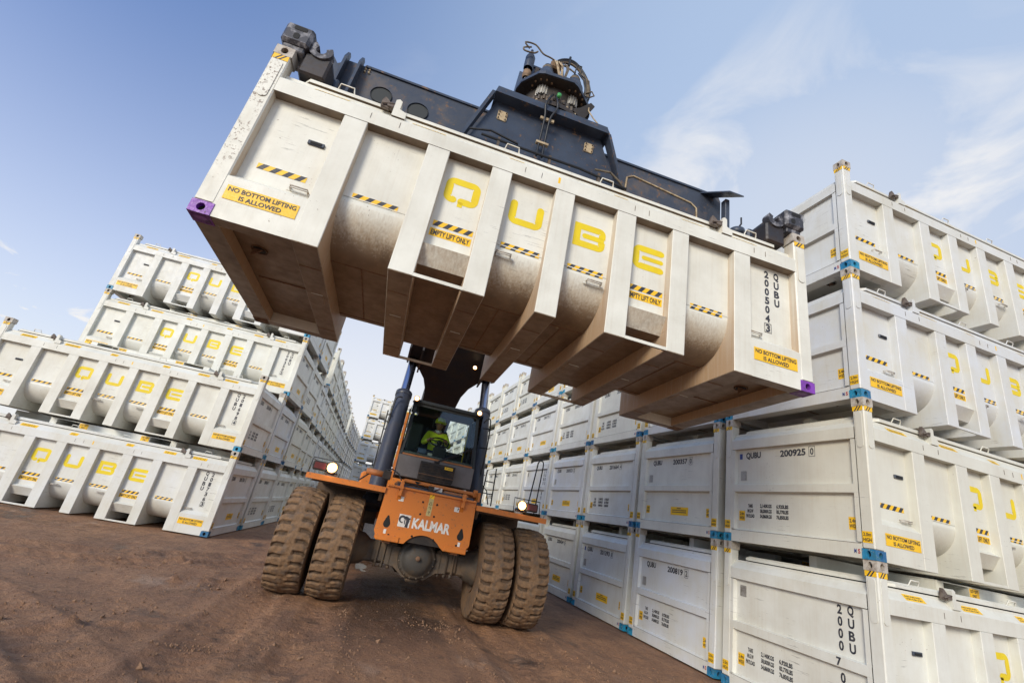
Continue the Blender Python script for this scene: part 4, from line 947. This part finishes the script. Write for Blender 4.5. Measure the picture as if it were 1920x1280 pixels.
# mirrors and hand rails
mb = MB(); mb.tube([(-1.02, .9, 2.15), (-1.05, 1.0, 2.9), (-1.03, 1.05, 3.5), (-.97, 1.05, 3.60), (-.9, 1.05, 3.60)], .016, 'hose', 6)
for z in (2.3, 2.6, 2.9, 3.2): mb.tube([(-1.04, .95, z), (-1.10, 1.15, z)], .012, 'hose', 6)
mb.tube([(-1.10, 1.15, 2.1), (-1.12, 1.2, 3.3)], .014, 'hose', 6); part('hand_rail', mb, rs)
mb = MB(); mb.tube([(.84, .7, 3.40), (.90, .68, 3.49), (.97, .66, 3.45), (1.0, .66, 2.9), (.98, .64, 2.2), (1.02, .5, 1.95)], .014, 'hose', 6)
for z in (2.4, 2.9, 3.3): mb.tube([(.98, .66, z), (.86, .75, z)], .010, 'hose', 6)
part('hand_rail', mb, rs)
mb = MB(); mb.tube([(1.10, .75, 1.83), (1.12, .75, 2.5), (1.30, .75, 2.56), (1.32, .75, 1.83)], .013, 'hose', 6)
for z in (2.05, 2.28): mb.tube([(1.11, .75, z), (1.31, .75, z)], .010, 'hose', 6)
mb.tube([(1.0, .6, 2.0), (1.06, .72, 2.2), (1.18, .75, 2.1), (1.2, .5, 1.85)], .012, 'hose', 6)
part('step_ladder', mb, rs)
mb = MB(); mb.tube([(1.78, -.2, 1.82), (1.88, -.1, 2.55), (1.90, -.1, 2.75), (1.95, -.1, 2.80), (2.0, -.1, 2.76), (2.0, -.1, 2.55), (1.93, -.2, 1.82)], .012, 'hose', 6); part('mirror_bracket', mb, rs)
# --- lamps
def lamp(u, v, z, r, red=None, box=True, power=12):
    mb = MB(); mb.lathe([(0, .10), (r*.8, .09), (r*1.18, .0), (r*1.18, -.02), (r, -.02)], (u, v, z), (0, 1, 0), 'dark', 20)
    if box: mb.box((u-r*1.3, v+.02, z-r*1.5), (u+r*1.3, v+.10, z-r*.9), 'dark', bev=.01)
    if red is not None:
        a = u+red*.19; mb.box((min(a-.11, a+.11), v-.01, z-.075), (max(a-.11, a+.11), v+.09, z+.065), 'dark', bev=.015); mb.box((a-.085, v-.016, z-.05), (a+.085, v-.01, z+.045), 'red')
        mb.tube([(u-red*.13, v+.02, z-.13), (u-red*.15, v, z+.11), (a+red*.13, v, z+.11), (a+red*.15, v+.02, z-.1)], .009, 'hose', 6)
    o = part('headlight' if red is not None else 'work_lamp', mb, rs)
    mb = MB(); mb.lathe([(0, -.035), (r*.5, -.032), (r*.72, -.026)], (u, v, z), (0, 1, 0), 'lampglass', 20); mb.lathe([(r*.72, -.026), (r*.9, -.022), (r*1.05, -.010)], (u, v, z), (0, 1, 0), 'lamprim', 20); part('lamp_lens', mb, o)
    if red is None: return
    ld = bpy.data.lights.new('lamp_glow', 'SPOT'); ld.energy = power; ld.color = (1, .78, .5); ld.spot_size = math.radians(120); ld.spot_blend = .6; ld.shadow_soft_size = r
    lo = bpy.data.objects.new('lamp_glow', ld); COL.objects.link(lo); lo.parent = o; lo.matrix_local = Matrix.Translation((u, v-.06, z)) @ Euler((math.radians(78), 0, 0)).to_matrix().to_4x4()
lamp(-1.68, -.62, 1.905, .078, -1); lamp(1.56, -.62, 1.915, .072, 1)
lamp(-.625, .46, 3.53, .048, None); lamp(.67, .46, 3.53, .048, None)
lamp(.50, 1.40, 4.72, .045, None, False)
# --- lift cylinders
for s in (-1, 1):
    b0 = Vector((s*.93, .42, 1.45)); t0 = Vector((s*.88, 1.85, 4.74)); dd = (t0-b0)
    mb = MB(); mb.tube([b0, b0+dd*.69], .165, 'cyl', 24); mb.lathe([(.165, -.05), (.178, -.04), (.178, .06), (.15, .07), (.11, .075)], b0+dd*.69, dd, 'cyl', 24); mb.lathe([(.20, -.05), (.20, .12), (.165, .14)], b0, dd, 'cyl', 20)
    cyl = part('lift_cylinder', mb, rs)
    mb = MB(); mb.tube([b0+dd*.67, t0], .095, 'chrome', 20); mb.lathe([(.12, -.10), (.13, -.02), (.13, .12), (.1, .15), (0, .15)], t0, dd, 'dark', 16); part('piston_rod', mb, cyl)
# --- boom
pv = Vector((0.03, 5.5, 3.3)); tip = Vector((-.02, -3.15, 8.0)); bd = (tip-pv).normalized(); bl = (tip-pv).length; bn = X.cross(bd).normalized()
if bn.z < 0: bn = -bn
def bq(u, s, n): return pv+bd*s+bn*n+X*u
def bbox(mb, u0, u1, s0, s1, n0, n1, m):
    vs = [bq(u, s, n) for s in (s0, s1) for u, n in ((u0, n0), (u1, n0), (u1, n1), (u0, n1))]
    mb.add(vs, [(0, 1, 2, 3), (7, 6, 5, 4), (0, 4, 5, 1), (1, 5, 6, 2), (2, 6, 7, 3), (3, 7, 4, 0)], m)
mb = MB(); bbox(mb, -.42, .42, -.4, 6.4, -.5, .5, 'boom'); bbox(mb, -.46, .46, 6.3, 6.6, -.54, .54, 'navy'); 
for u in (-.425, .425): bbox(mb, u-.008, u+.008, .2, 6.2, -.53, -.46, 'boom')
boom = part('boom', mb, rs)
mb = MB(); bbox(mb, -.33, .33, 3.0, bl-.1, -.36, .36, 'navy'); part('boom_extension', mb, boom)
# cylinder bracket under the boom, flaring to both pins
mb = MB(); out = [(.42, 2.5), (.46, 3.0), (.56, 3.35), (.72, 3.62), (.90, 3.78), (1.02, 3.9), (1.04, 4.5), (.80, 4.9), (.44, 5.1)]
poly = [(a, b) for a, b in out]+[(-a, b) for a, b in out[::-1]]
vs = [bq(a, b, -.56) for a, b in poly]; vs2 = [bq(a, b, -.50) for a, b in poly]; k = len(poly)
mb.add(vs+vs2, [tuple(range(k)), tuple(range(2*k-1, k-1, -1))]+[(i, (i+1) % k, (i+1) % k+k, i+k) for i in range(k)], 'boom')
for s in (-1, 1):
    for off in (.72, 1.0):
        P = [bq(s*off, 3.75 if off > .8 else 3.5, -.56), bq(s*off, 4.6, -.56), bq(s*off, 4.5, -.80), bq(s*off, 4.05, -.80)]
        mb.add(P+[p+X*.04*s for p in P], [(0, 1, 2, 3), (7, 6, 5, 4), (0, 4, 5, 1), (1, 5, 6, 2), (2, 6, 7, 3), (3, 7, 4, 0)], 'boom')
part('cylinder_bracket', mb, boom)
# boom head
mb = MB(); bbox(mb, -.42, -.34, bl-.9, bl+.25, -.55, .5, 'navy'); bbox(mb, .34, .42, bl-.9, bl+.25, -.55, .5, 'navy'); bbox(mb, -.34, .34, bl-.5, bl-.42, -.45, .45, 'navy')
part('boom_head', mb, boom)

# --- spreader (built in the lifted container's own frame)
SM = VI @ LIFT
CX = L/2
S = lambda x: x+CX
T_ = Matrix.Translation((CX, 0, 0))
mb = MB()
# main beam with tapered ends, two side plates and top
mb.prism([(-2.90, 2.20), (-2.90, 2.85), (-2.70, 3.02), (2.50, 3.02), (2.53, 2.95), (2.53, 2.20)], (CX, .86, 0), X, Z, (0, .03, 0), 'navy_worn')
mb.prism([(-2.90, 2.20), (-2.90, 2.85), (-2.70, 3.02), (2.50, 3.02), (2.53, 2.95), (2.53, 2.20)], (CX, 1.56, 0), X, Z, (0, .03, 0), 'navy_worn')
mb.box((S(-2.5), .84, 3.0), (S(2.45), 1.61, 3.03), 'navy'); mb.box((S(-2.7), .89, 2.2), (S(2.7), 1.56, 2.24), 'navy')
for x in (-2.74, -2.57): mb.prism([(.86, 2.2), (.70, 2.3), (.74, 2.95), (.80, 3.08), (.86, 3.08)], (S(x), 0, 0), Y, Z, (.03, 0, 0), 'navy')
mb.prism([(-2.9, 2.25), (-2.95, 2.78), (-2.86, 2.93), (-2.76, 2.80), (-2.76, 2.25)], (CX, .80, 0), X, Z, (0, .05, 0), 'navy')
[mb.lathe([(.012, 0), (.012, .02), (0, .02)], (S(-2.50+.05*(k % 2)), .86, 2.93+.04*(k//2)), (0, -1, 0), 'brass', 8) for k in range(6)]
mb.box((S(-2.6), .72, 2.0), (S(2.5), .86, 2.20), 'navy', bev=.01)
sp_ = part('spreader', mb, rs, SM)
mb = MB()
for x, z in ((-2.22, 2.66), (-1.76, 2.62)):   # round openings
    mb = MB(); mb.lathe([(.13, -.012), (.13, .01), (.12, .01), (.12, -.012)], (S(x), .86, z), (0, 1, 0), 'navy', 28); mb.lathe([(0, -.004), (.125, -.004)], (S(x), .86, z), (0, 1, 0), 'cabin', 28); part('beam_opening', mb, sp_)
mb = MB(); pth = [(1.05, 2.35), (1.07, 2.78), (1.16, 2.84), (2.05, 2.74), (2.14, 2.68), (2.16, 2.32)]; mb.tube([(S(a), .852, b) for a, b in pth], .013, 'brass', 6); part('weld_bead', mb, sp_)
mb = MB(); mb.tube([(S(-1.75+.25*k), .80, 2.24) for k in range(4)], .02, 'chrome', 8); mb.tube([(S(-.95), .56, 2.34), (S(-.4), .55, 2.33), (S(.3), .55, 2.34), (S(.95), .57, 2.30)], .018, 'hose', 6)
for x in (-.75, -.1, .55): mb.box((S(x), .55, 2.2), (S(x)+.03, .6, 2.38), 'axle')
mb.tube([(S(.5), .56, 2.42), (S(.7), .54, 2.44), (S(.85), .56, 2.36), (S(.98), .6, 2.25)], .015, 'rope', 6); mb.tube([(S(-1.1), .60, 2.40), (S(-.85), .56, 2.44), (S(-.5), .56, 2.38)], .015, 'hose', 6)
part('hydraulic_hose', mb, sp_)
# arms to the four corners
for sx_ in (-1, 1):
    mb = MB()
    mb.box((S(sx_*2.66)-.15, .30, 1.86), (S(sx_*2.66)+.15, W-.30, 2.13), 'navy', bev=.02); mb.box((S(sx_*2.05), 1.0, 2.0), (S(sx_*2.80), 1.45, 2.5), 'navy', bev=.02)
    for y_ in (.12, W-.30): mb.prism([(-.10*sx_, 2.10), (.18*sx_, 2.20), (.18*sx_, 2.04), (.05*sx_, 1.86), (-.10*sx_, 1.83)], (S(sx_*2.66), y_, 0), X, Z, (0, .18, 0), 'navy')
    mb.prism([(0, 2.0), (-.75*sx_, 2.0), (-.75*sx_, 2.12), (0, 2.12)], (S(sx_*2.60), .55, 0), X, Z, (0, .14, 0), 'navy')
    part('end_arm', mb, sp_)
    for yy in (0, 1):
        y0 = .0 if not yy else W-.34
        mb = MB(); bx = S(sx_*2.91); e = .006
        mb.box((bx-.135, y0-.02, 1.995+.06), (bx+.135, y0+.36, 2.31), 'twist', bev=.03)
        mb.box((bx-.10, y0+.02, 1.995), (bx+.10, y0+.2, 2.07), 'twist', bev=.01)
        mb.prism(rrect(.055, .07, .02), (bx-.02*sx_-.02, y0-.021, 2.14), X, Z, (0, -.003, 0), 'black'); mb.prism(rrect(.12, .05, .015), (bx+.01, y0-.021, 2.245), X, Z, (0, -.003, 0), 'black')
        mb.box((bx-sx_*.105, y0+.05, 1.80), (bx-sx_*.36, y0+.30, 2.07), 'boom', bev=.02)  # dark box standing in for the shaded void behind the corner post
        tw = part('twistlock', mb, sp_)
        if not yy:
            mb = MB(); hx = bx-sx_*.235; N_ = 18
            ou = [(.115*math.cos(math.radians(a)), .105*math.sin(math.radians(a))) for a in np.linspace(125, 395, N_)]; inn = [(.05*math.cos(math.radians(a)), .048*math.sin(math.radians(a))) for a in np.linspace(395, 125, N_)]
            mb.prism([(-a*-sx_*-1 if sx_ < 0 else -a, b) for a, b in ou+inn] if sx_ > 0 else ou+inn, (hx, y0+.03, 2.13), X, Z, (0, .10, 0), 'twist')
            part('lifting_hook', mb, tw)
# right-hand guide flag and pulley
mb = MB(); mb.add([(S(2.20), .86, 2.98), (S(2.40), .50, 2.80), (S(2.62), .50, 2.80), (S(2.42), .86, 2.98), (S(2.20), .86, 3.0), (S(2.40), .50, 2.82), (S(2.62), .50, 2.82), (S(2.42), .86, 3.0)], [(0, 1, 2, 3), (7, 6, 5, 4), (0, 4, 5, 1), (1, 5, 6, 2), (2, 6, 7, 3), (3, 7, 4, 0)], 'navy'); mb.box((S(2.46), .66, 2.0), (S(2.53), .76, 2.84), 'navy', bev=.01)
mb.lathe([(.07, -.15), (.07, .02), (.10, .03), (.10, .10), (.06, .13), (0, .13)], (S(2.60), .62, 2.22), (0, 0, 1), 'navy', 20); mb.tube([(S(2.60), .6, 2.34), (S(2.64), .58, 2.42), (S(2.64), .58, 2.52)], .012, 'hose', 6); mb.box((S(2.55), .56, 2.0), (S(2.66), .68, 2.1), 'twist', bev=.02)
part('guide_flag', mb, sp_)
# centre housing: trapezoid with an overhanging top lip
mb = MB(); tz = 3.20; bz = 2.12; yf = .66; yb = W-.66
def trap(x0b, x1b, x0t, x1t, y0b, y0t, y1b, y1t, z0, z1, m):
    vs = [(S(x0b), y0b, z0), (S(x1b), y0b, z0), (S(x1b), y1b, z0), (S(x0b), y1b, z0), (S(x0t), y0t, z1), (S(x1t), y0t, z1), (S(x1t), y1t, z1), (S(x0t), y1t, z1)]
    mb.add(vs, [(0, 3, 2, 1), (4, 5, 6, 7), (0, 1, 5, 4), (1, 2, 6, 5), (2, 3, 7, 6), (3, 0, 4, 7)], m)
trap(-1.16, .92, -.86, .56, .66, .72, W-.66, W-.72, bz, tz-.06, 'navy'); trap(-.92, .62, -.90, .60, .56, .58, W-.56, W-.58, tz-.12, tz, 'navy')
trap(.56, .66, .54, .60, .58, .58, W-.6, W-.6, tz-.12, tz-.01, 'navy')
for s in (-1, 1):
    xb, xt = (-1.20, -.92) if s < 0 else (.96, .62); mb.add([(S(xb), .60, bz), (S(xb+.04*s), .60, bz), (S(xt+.04*s), .58, tz-.1), (S(xt), .58, tz-.1), (S(xb), .70, bz), (S(xb+.04*s), .70, bz), (S(xt+.04*s), .72, tz-.1), (S(xt), .72, tz-.1)], [(0, 1, 2, 3), (7, 6, 5, 4), (0, 4, 5, 1), (1, 5, 6, 2), (2, 6, 7, 3), (3, 7, 4, 0)], 'navy')
ch = part('centre_housing', mb, sp_)
for x, z in ((-.76, 2.86), (.42, 2.86)):
    mb = MB(); yy_ = .70; mb.prism(rrect(.125, .15, .02), (S(x), yy_, z), X, Z, (0, -.012, 0), 'brass')
    for a in (-.045, .045):
        for b in (-.055, 0, .055): mb.lathe([(.009, 0), (.009, -.02), (0, -.02)], (S(x)+a, yy_-.010, z+b), (0, 1, 0), 'axle', 6)
    part('bolted_cover', mb, ch)
mb = MB()
for a in (-.03, .04): mb.tube([(S(-.18+a*.5), .60, 3.42), (S(-.20+a*1.6), .53, 3.25), (S(-.21+a*2.2), .535, 3.12), (S(-.22+a), .56, 2.95), (S(-.22+a), .60, 2.60), (S(-.22+a), .60, 2.35)], .014, 'hose', 6)
mb.box((S(-.30), .575, 2.93), (S(-.12), .60, 2.97), 'brass'); mb.box((S(-.29), .585, 2.55), (S(-.13), .63, 2.58), 'brass')
part('feed_hose', mb, ch)
# slewing ring, toothed gear, rotator plate
RC = Vector((S(-.12), 1.12, 0))
mb = MB(); n = 44; vs = []; 
for z in (3.37, 3.44):
    for k in range(n*4):
        r = .475+(.022 if (k % 4) in (1, 2) else 0); t = 2*PI*k/(n*4); vs.append((RC.x+r*math.cos(t), RC.y+r*math.sin(t), z))
k4 = n*4; mb.add(vs, [(i, (i+1) % k4, (i+1) % k4+k4, i+k4) for i in range(k4)]+[tuple(range(k4-1, -1, -1)), tuple(range(k4, 2*k4))], 'gear')
mb.lathe([(.56, 3.20), (.56, 3.27), (.50, 3.30), (.48, 3.38)], (RC.x, RC.y, 0), (0, 0, 1), 'dark', 40); mb.lathe([(.42, 3.44), (.42, 3.68)], (RC.x, RC.y, 0), (0, 0, 1), 'dark', 40)
for k in range(24): t = 2*PI*k/24; mb.lathe([(.02, 0), (.02, .025), (0, .025)], (RC.x+.535*math.cos(t), RC.y+.535*math.sin(t), 3.27), (0, 0, 1), 'brass', 8)
part('slewing_ring', mb, sp_)
mb = MB(); PZ = 3.70; out = [(-.66, .95), (-.62, .82), (-.44, .60), (-.36, .57), (.04, .54), (.12, .58), (.40, .84), (.44, .95), (.46, 1.7), (-.66, 1.7)]
mb.prism([(a, b) for a, b in out], (CX, 0, PZ), X, Y, (0, 0, .05), 'navy')
mb.prism([(a*.985, b+.015) for a, b in out], (CX, 0, PZ-.006), X, Y, (0, 0, .005), 'dark')
rp = part('rotator_plate', mb, sp_)
mb = MB()
for cxx, cyy_ in ((-.31, .80), (.10, .80)):
    for k in range(12): t = 2*PI*k/12; mb.lathe([(.013, 0), (.013, -.02), (0, -.02)], (S(cxx)+.155*math.cos(t), cyy_+.155*math.sin(t), PZ-.006), (0, 0, 1), 'bolt', 8)
part('bolt_ring', mb, rp)
for cxx, cyy_ in ((-.31, .80), (.10, .80)):
    mb = MB(); vs = []; kk = 15*4
    for z in (PZ-.17, PZ-.02):
        for k in range(kk): r = .078+(.016 if k % 4 in (1, 2) else 0); t = 2*PI*k/kk; vs.append((S(cxx)+r*math.cos(t), cyy_+r*math.sin(t), z))
    mb.add(vs, [(i, (i+1) % kk, (i+1) % kk+kk, i+kk) for i in range(kk)]+[tuple(range(kk-1, -1, -1))], 'steel'); mb.lathe([(0, -.02), (.07, -.02), (.07, 0)], (S(cxx), cyy_, PZ-.17), (0, 0, 1), 'black', 16)
    part('drive_pinion', mb, rp)
    mb = MB(); mb.lathe([(.165, .0), (.165, .03), (.14, .05), (.135, .16), (.12, .19), (.10, .26), (.08, .30), (.06, .31), (.06, .38), (0, .40)], (S(cxx), cyy_, PZ+.05), (0, 0, 1), 'navy', 24)
    mb.lathe([(.072, .29), (.078, .34), (.05, .37)], (S(cxx), cyy_, PZ+.05), (0, 0, 1), 'rope', 12); mb.box((S(cxx)-.17, cyy_-.05, PZ+.18), (S(cxx)-.12, cyy_+.02, PZ+.28), 'dark')
    part('slew_motor', mb, rp)
mb = MB(); rr_ = random.Random(5)
A = Vector((S(-.31), .80, PZ+.45)); B = Vector((S(.10), .80, PZ+.45))
mb.tube([(S(-.62), .78, PZ+.62), (S(-.70), .76, PZ+.68), (S(-.55), .77, PZ+.72), (S(-.42), .78, PZ+.62), (S(-.30), .78, PZ+.60), (S(-.15), .78, PZ+.55), (S(-.05), .76, PZ+.52), (S(.08), .74, PZ+.44)], .012, 'rope', 6)
mb.tube([(S(-.60), .78, PZ+.66), (S(-.70), .78, PZ+.60), (S(-.68), .76, PZ+.52), (S(-.55), .76, PZ+.54), (S(-.50), .78, PZ+.62)], .012, 'rope', 6)
for k in range(7):
    mb.tube([(S(-.24+.03*k), .76, PZ+.56), (S(-.22+.03*k)+rr_.uniform(-.03, .03), .70, PZ+.42), (S(-.16+.016*k), .68, PZ+.20), (S(-.16+.01*k), .66, PZ+.06)], .010, rr_.choice(['rope', 'hose', 'brass']), 6)
for k in range(5):
    mb.tube([(S(.12+.02*k), .74, PZ+.46), (S(.20+.02*k), .70, PZ+.34+rr_.uniform(-.03, .03)), (S(.24+.015*k), .70, PZ+.18), (S(.27+.01*k), .72, PZ+.06)], .010, rr_.choice(['rope', 'hose']), 6)
mb.tube([(S(.26), .70, PZ+.10), (S(.34), .68, PZ+.14), (S(.38), .68, PZ+.08), (S(.32), .70, PZ+.04)], .010, 'rope', 6)
mb.tube([(S(.06), .72, PZ+.40), (S(.08), .70, PZ+.56), (S(.14), .70, PZ+.56), (S(.16), .74, PZ+.48)], .010, 'hose', 6)
part('hydraulic_hose', mb, rp)
mb = MB()
for off in (0, .035, .07):
    mb.tube([(S(-.28+off*.3), .88, PZ+.50+off), (S(-.16), .86, PZ+.66+off), (S(-.02), .84, PZ+.72+off), (S(.12), .84, PZ+.68+off), (S(.24+off*.6), .85, PZ+.54+off*.4), (S(.30+off), .88, PZ+.36), (S(.28+off), .90, PZ+.14)], .017, 'hose' if off else 'rope', 7)
mb.box((S(-.03), .82, PZ+.66), (S(.0), .90, PZ+.84), 'hose'); mb.box((S(-.28), .78, PZ+.46), (S(-.12), .90, PZ+.60), 'bolt', bev=.02)
part('hose_loop', mb, rp)
mb = MB(); mb.tube([(S(-.58), .86, PZ+.02), (S(-.57), .86, PZ+.20)], .022, 'steel', 8); mb.lathe([(.05, 0), (.06, .03), (.06, .12), (.03, .14)], (S(-.57), .86, PZ+.14), (0, 0, 1), 'bolt', 12); mb.tube([(S(-.57), .86, PZ+.26), (S(-.57), .87, PZ+.36)], .032, 'chrome', 10)
mb.lathe([(.065, .0), (.068, .04), (.068, .22), (.05, .27), (.02, .30), (.02, .38), (0, .38)], (S(-.57), .87, PZ+.34), (0, 0, 1), 'navy', 16)
part('damper_cylinder', mb, rp)
mb = MB(); mb.box((S(-.50), 1.02, PZ+.05), (S(.16), 1.07, PZ+.60), 'navy'); mb.box((S(-.52), 1.0, PZ+.60), (S(.18), 1.75, PZ+.63), 'navy'); mb.box((S(-.50), 1.07, PZ+.05), (S(-.44), 1.8, PZ+.60), 'navy'); mb.box((S(.10), 1.07, PZ+.05), (S(.16), 1.8, PZ+.60), 'navy')
part('tilt_yoke', mb, rp)
mb = MB(); mb.lathe([(.03, 0), (.03, .04), (0, .04)], (S(-.12), .60, 3.42), (0, -1, 0), 'green', 10); mb.prism([(.28, 3.30), (.42, 3.62), (.36, 3.66), (.22, 3.50), (.10, 3.42)], (CX, .70, 0), X, Z, (0, .02, 0), 'dark'); mb.tube([(S(.34), .70, 3.55), (S(.33), .66, 3.45), (S(.40), .62, 3.30), (S(.46), .6, 3.22)], .009, 'brass', 5)
part('ring_guard', mb, sp_)

# ------------------------------------------------------------------ driver
def skin_body():
    """one skinned surface: pelvis, spine, neck, head stem, arms, hands with fingers, legs"""
    J = []; E = []; R = []
    def j(p, r, par=None):
        J.append(Vector(p)); R.append(r); i = len(J)-1
        if par is not None: E.append((par, i))
        return i
    pel = j((0, .12, .10), .13); ab = j((0, .10, .24), .125, pel); ch = j((0, .07, .42), .145, ab); up = j((0, .06, .53), .10, ch); nk = j((0, .045, .61), .05, up); hd0 = j((0, .03, .68), .055, nk); j((0, .02, .76), .075, hd0)
    for s in (-1, 1):
        sh = j((s*.17, .06, .52), .068, up); el = j((s*.27, -.10, .30), .047, sh); wr = j((s*.17, -.30, .36), .030, el); pm = j((s*.155, -.365, .375), .026, wr)
        for k, (dx, ln) in enumerate(((-.030, .055), (-.010, .066), (.010, .062), (.029, .048))):
            a = j((s*.15+dx, -.405, .385), .0095, pm); b = j((s*.15+dx, -.405-ln*.5, .372), .0088, a); j((s*.15+dx, -.41-ln*.5, .35), .008, b)
        a = j((s*.15-s*.035, -.37, .385), .011, pm); j((s*.15-s*.055, -.395, .375), .009, a)
        hp = j((s*.10, .06, .06), .095, pel); kn = j((s*.15, -.36, .09), .065, hp); an = j((s*.14, -.44, -.28), .042, kn); j((s*.14, -.54, -.33), .036, an)
    me = bpy.data.meshes.new('person'); me.from_pydata([tuple(p) for p in J], E, []); o = bpy.data.objects.new('person_tmp', me); COL.objects.link(o)
    sm = o.modifiers.new('s', 'SKIN'); sm.use_smooth_shade = True
    for i, sv in enumerate(me.skin_vertices[0].data): sv.radius = (R[i], R[i]); sv.use_root = (i == 0)
    o.modifiers.new('d', 'SUBSURF').levels = 1
    bpy.context.view_layer.update(); dg = bpy.context.evaluated_depsgraph_get(); r = bpy.data.meshes.new_from_object(o.evaluated_get(dg)); bpy.data.objects.remove(o)
    r.name = 'person_body'; r.materials.clear()
    for n_ in ('skin', 'trouser'): r.materials.append(M[n_])
    for p in r.polygons:
        c = p.center; p.use_smooth = True; p.material_index = 1 if (c.z < .13 or (c.z < .2 and c.y < .3 and abs(c.x) < .2 and c.y > -.05)) else 0
    return r
DV = VM @ Matrix.Translation((.0, 1.12, 2.49))
drv = thing('person', 'driver in yellow hi vis jacket and helmet seated behind the steering wheel of the cab', 'person', mat4=DV)
body = part('body', skin_body(), drv)
# jacket: shell over torso and arms grown the same way, a little fuller
def jacket():
    J = [(0, .10, .16), (0, .09, .28), (0, .07, .42), (0, .06, .54), (-.17, .06, .525), (-.27, -.10, .30), (-.185, -.27, .352), (.17, .06, .525), (.27, -.10, .30), (.185, -.27, .352)]
    E = [(0, 1), (1, 2), (2, 3), (3, 4), (4, 5), (5, 6), (3, 7), (7, 8), (8, 9)]; R = [.165, .158, .172, .105, .085, .064, .045, .085, .064, .045]
    me = bpy.data.meshes.new('jacket'); me.from_pydata(J, E, []); o = bpy.data.objects.new('tmp', me); COL.objects.link(o); sm = o.modifiers.new('s', 'SKIN')
    for i, sv in enumerate(me.skin_vertices[0].data): sv.radius = (R[i], R[i]*.9); sv.use_root = (i == 0)
    o.modifiers.new('d', 'SUBSURF').levels = 2
    bpy.context.view_layer.update(); dg = bpy.context.evaluated_depsgraph_get(); r = bpy.data.meshes.new_from_object(o.evaluated_get(dg)); bpy.data.objects.remove(o)
    r.materials.clear(); r.materials.append(M['hivis']); r.materials.append(M['strap']); r.materials.append(M['trouser'])
    for p in r.polygons: p.use_smooth = True; c = p.center; p.material_index = 1 if (.30 < c.z < .335 and abs(c.x) < .16) else 2 if c.z < .2 and abs(c.x) < .17 else 0
    return r
part('jacket', jacket(), drv)
mb = MB(); mb.lathe([(.075, -.03), (.082, .0), (.07, .035), (.055, .04)], (0, .05, .585), (0, -.2, 1), 'collar', 16); part('shirt_collar', mb, drv)
# head with face
mb = MB(); hc = Vector((0, .01, .74)); NR, NC = 22, 28; vs = []
for i in range(NR+1):
    ph = PI*i/NR
    for k in range(NC):
        t = 2*PI*k/NC; x = math.sin(ph)*math.sin(t); y = -math.sin(ph)*math.cos(t); z = math.cos(ph)
        jaw = 1-.26*max(0, -z)**1.2; px, py, pz = x*.076*jaw, y*.096*(1-.08*max(0, -z)), z*.120
        if y < -.3:
            nose = math.exp(-((x/.16)**2+((z+.12)/.20)**2)); py -= .024*nose*(1 if z < .05 else .6)
            for ex in (-.36, .36): py += .012*math.exp(-(((x-ex)/.16)**2+((z-.10)/.12)**2))
            py -= .006*math.exp(-((x/.3)**2+((z+.52)/.05)**2)); py += .004*math.exp(-((x/.35)**2+((z+.45)/.03)**2)); py -= .008*math.exp(-((x/.25)**2+((z+.82)/.12)**2)); py -= .006*math.exp(-((x/.7)**2+((z-.22)/.08)**2))
        vs.append((hc.x+px, hc.y+py, hc.z+pz))
mb.add(vs, [(i*NC+k, i*NC+(k+1) % NC, (i+1)*NC+(k+1) % NC, (i+1)*NC+k) for i in range(NR) for k in range(NC)], 'skin', smooth=True)
for s in (-1, 1): mb.lathe([(0, 0), (.024, .003), (.028, .012), (.015, .016)], hc+Vector((s*.072, .012, .0)), (s, 0, 0), 'skin', 12)
hd = part('head', mb, drv, Matrix.Translation((0, .01, .74)) @ Matrix.Rotation(math.radians(16), 4, 'Z') @ Matrix.Translation((0, -.01, -.74)))
mb = MB()
for s in (-1, 1): mb.lathe([(0, -.011), (.008, -.009), (.012, -.002)], hc+Vector((s*.029, -.083, .012)), (0, 1, 0), 'collar', 10); mb.lathe([(0, -.0125), (.005, -.0115)], hc+Vector((s*.029, -.083, .012)), (0, 1, 0), 'black', 8); mb.box(hc+Vector((s*.029-.016, -.096, .030)), hc+Vector((s*.029+.016, -.088, .036)), 'black')
mb.box(hc+Vector((-.022, -.099, -.059)), hc+Vector((.022, -.09, -.055)), 'redplate'); part('face', mb, hd)
mb = MB(); mb.lathe([(.108, .02), (.114, .035), (.113, .06), (.103, .10), (.08, .135), (.045, .155), (0, .162)], hc, (0, -.06, 1), 'helmet', 28)
mb.prism([(.11*math.sin(math.radians(a))*1.0, -.085-.075*math.cos(math.radians(a))) for a in range(-80, 81, 10)]+[(.10, .0), (-.10, .0)], hc+Vector((0, 0, .035)), X, (0, 1, .05), (0, 0, .012), 'helmet')
mb.tube([hc+Vector((0, -.10+.02*k, .12+.012*(4-abs(k-5))) if False else hc*0+hc) for k in range(2)], .001, 'helmet', 3) if False else None
part('helmet', mb, hd)
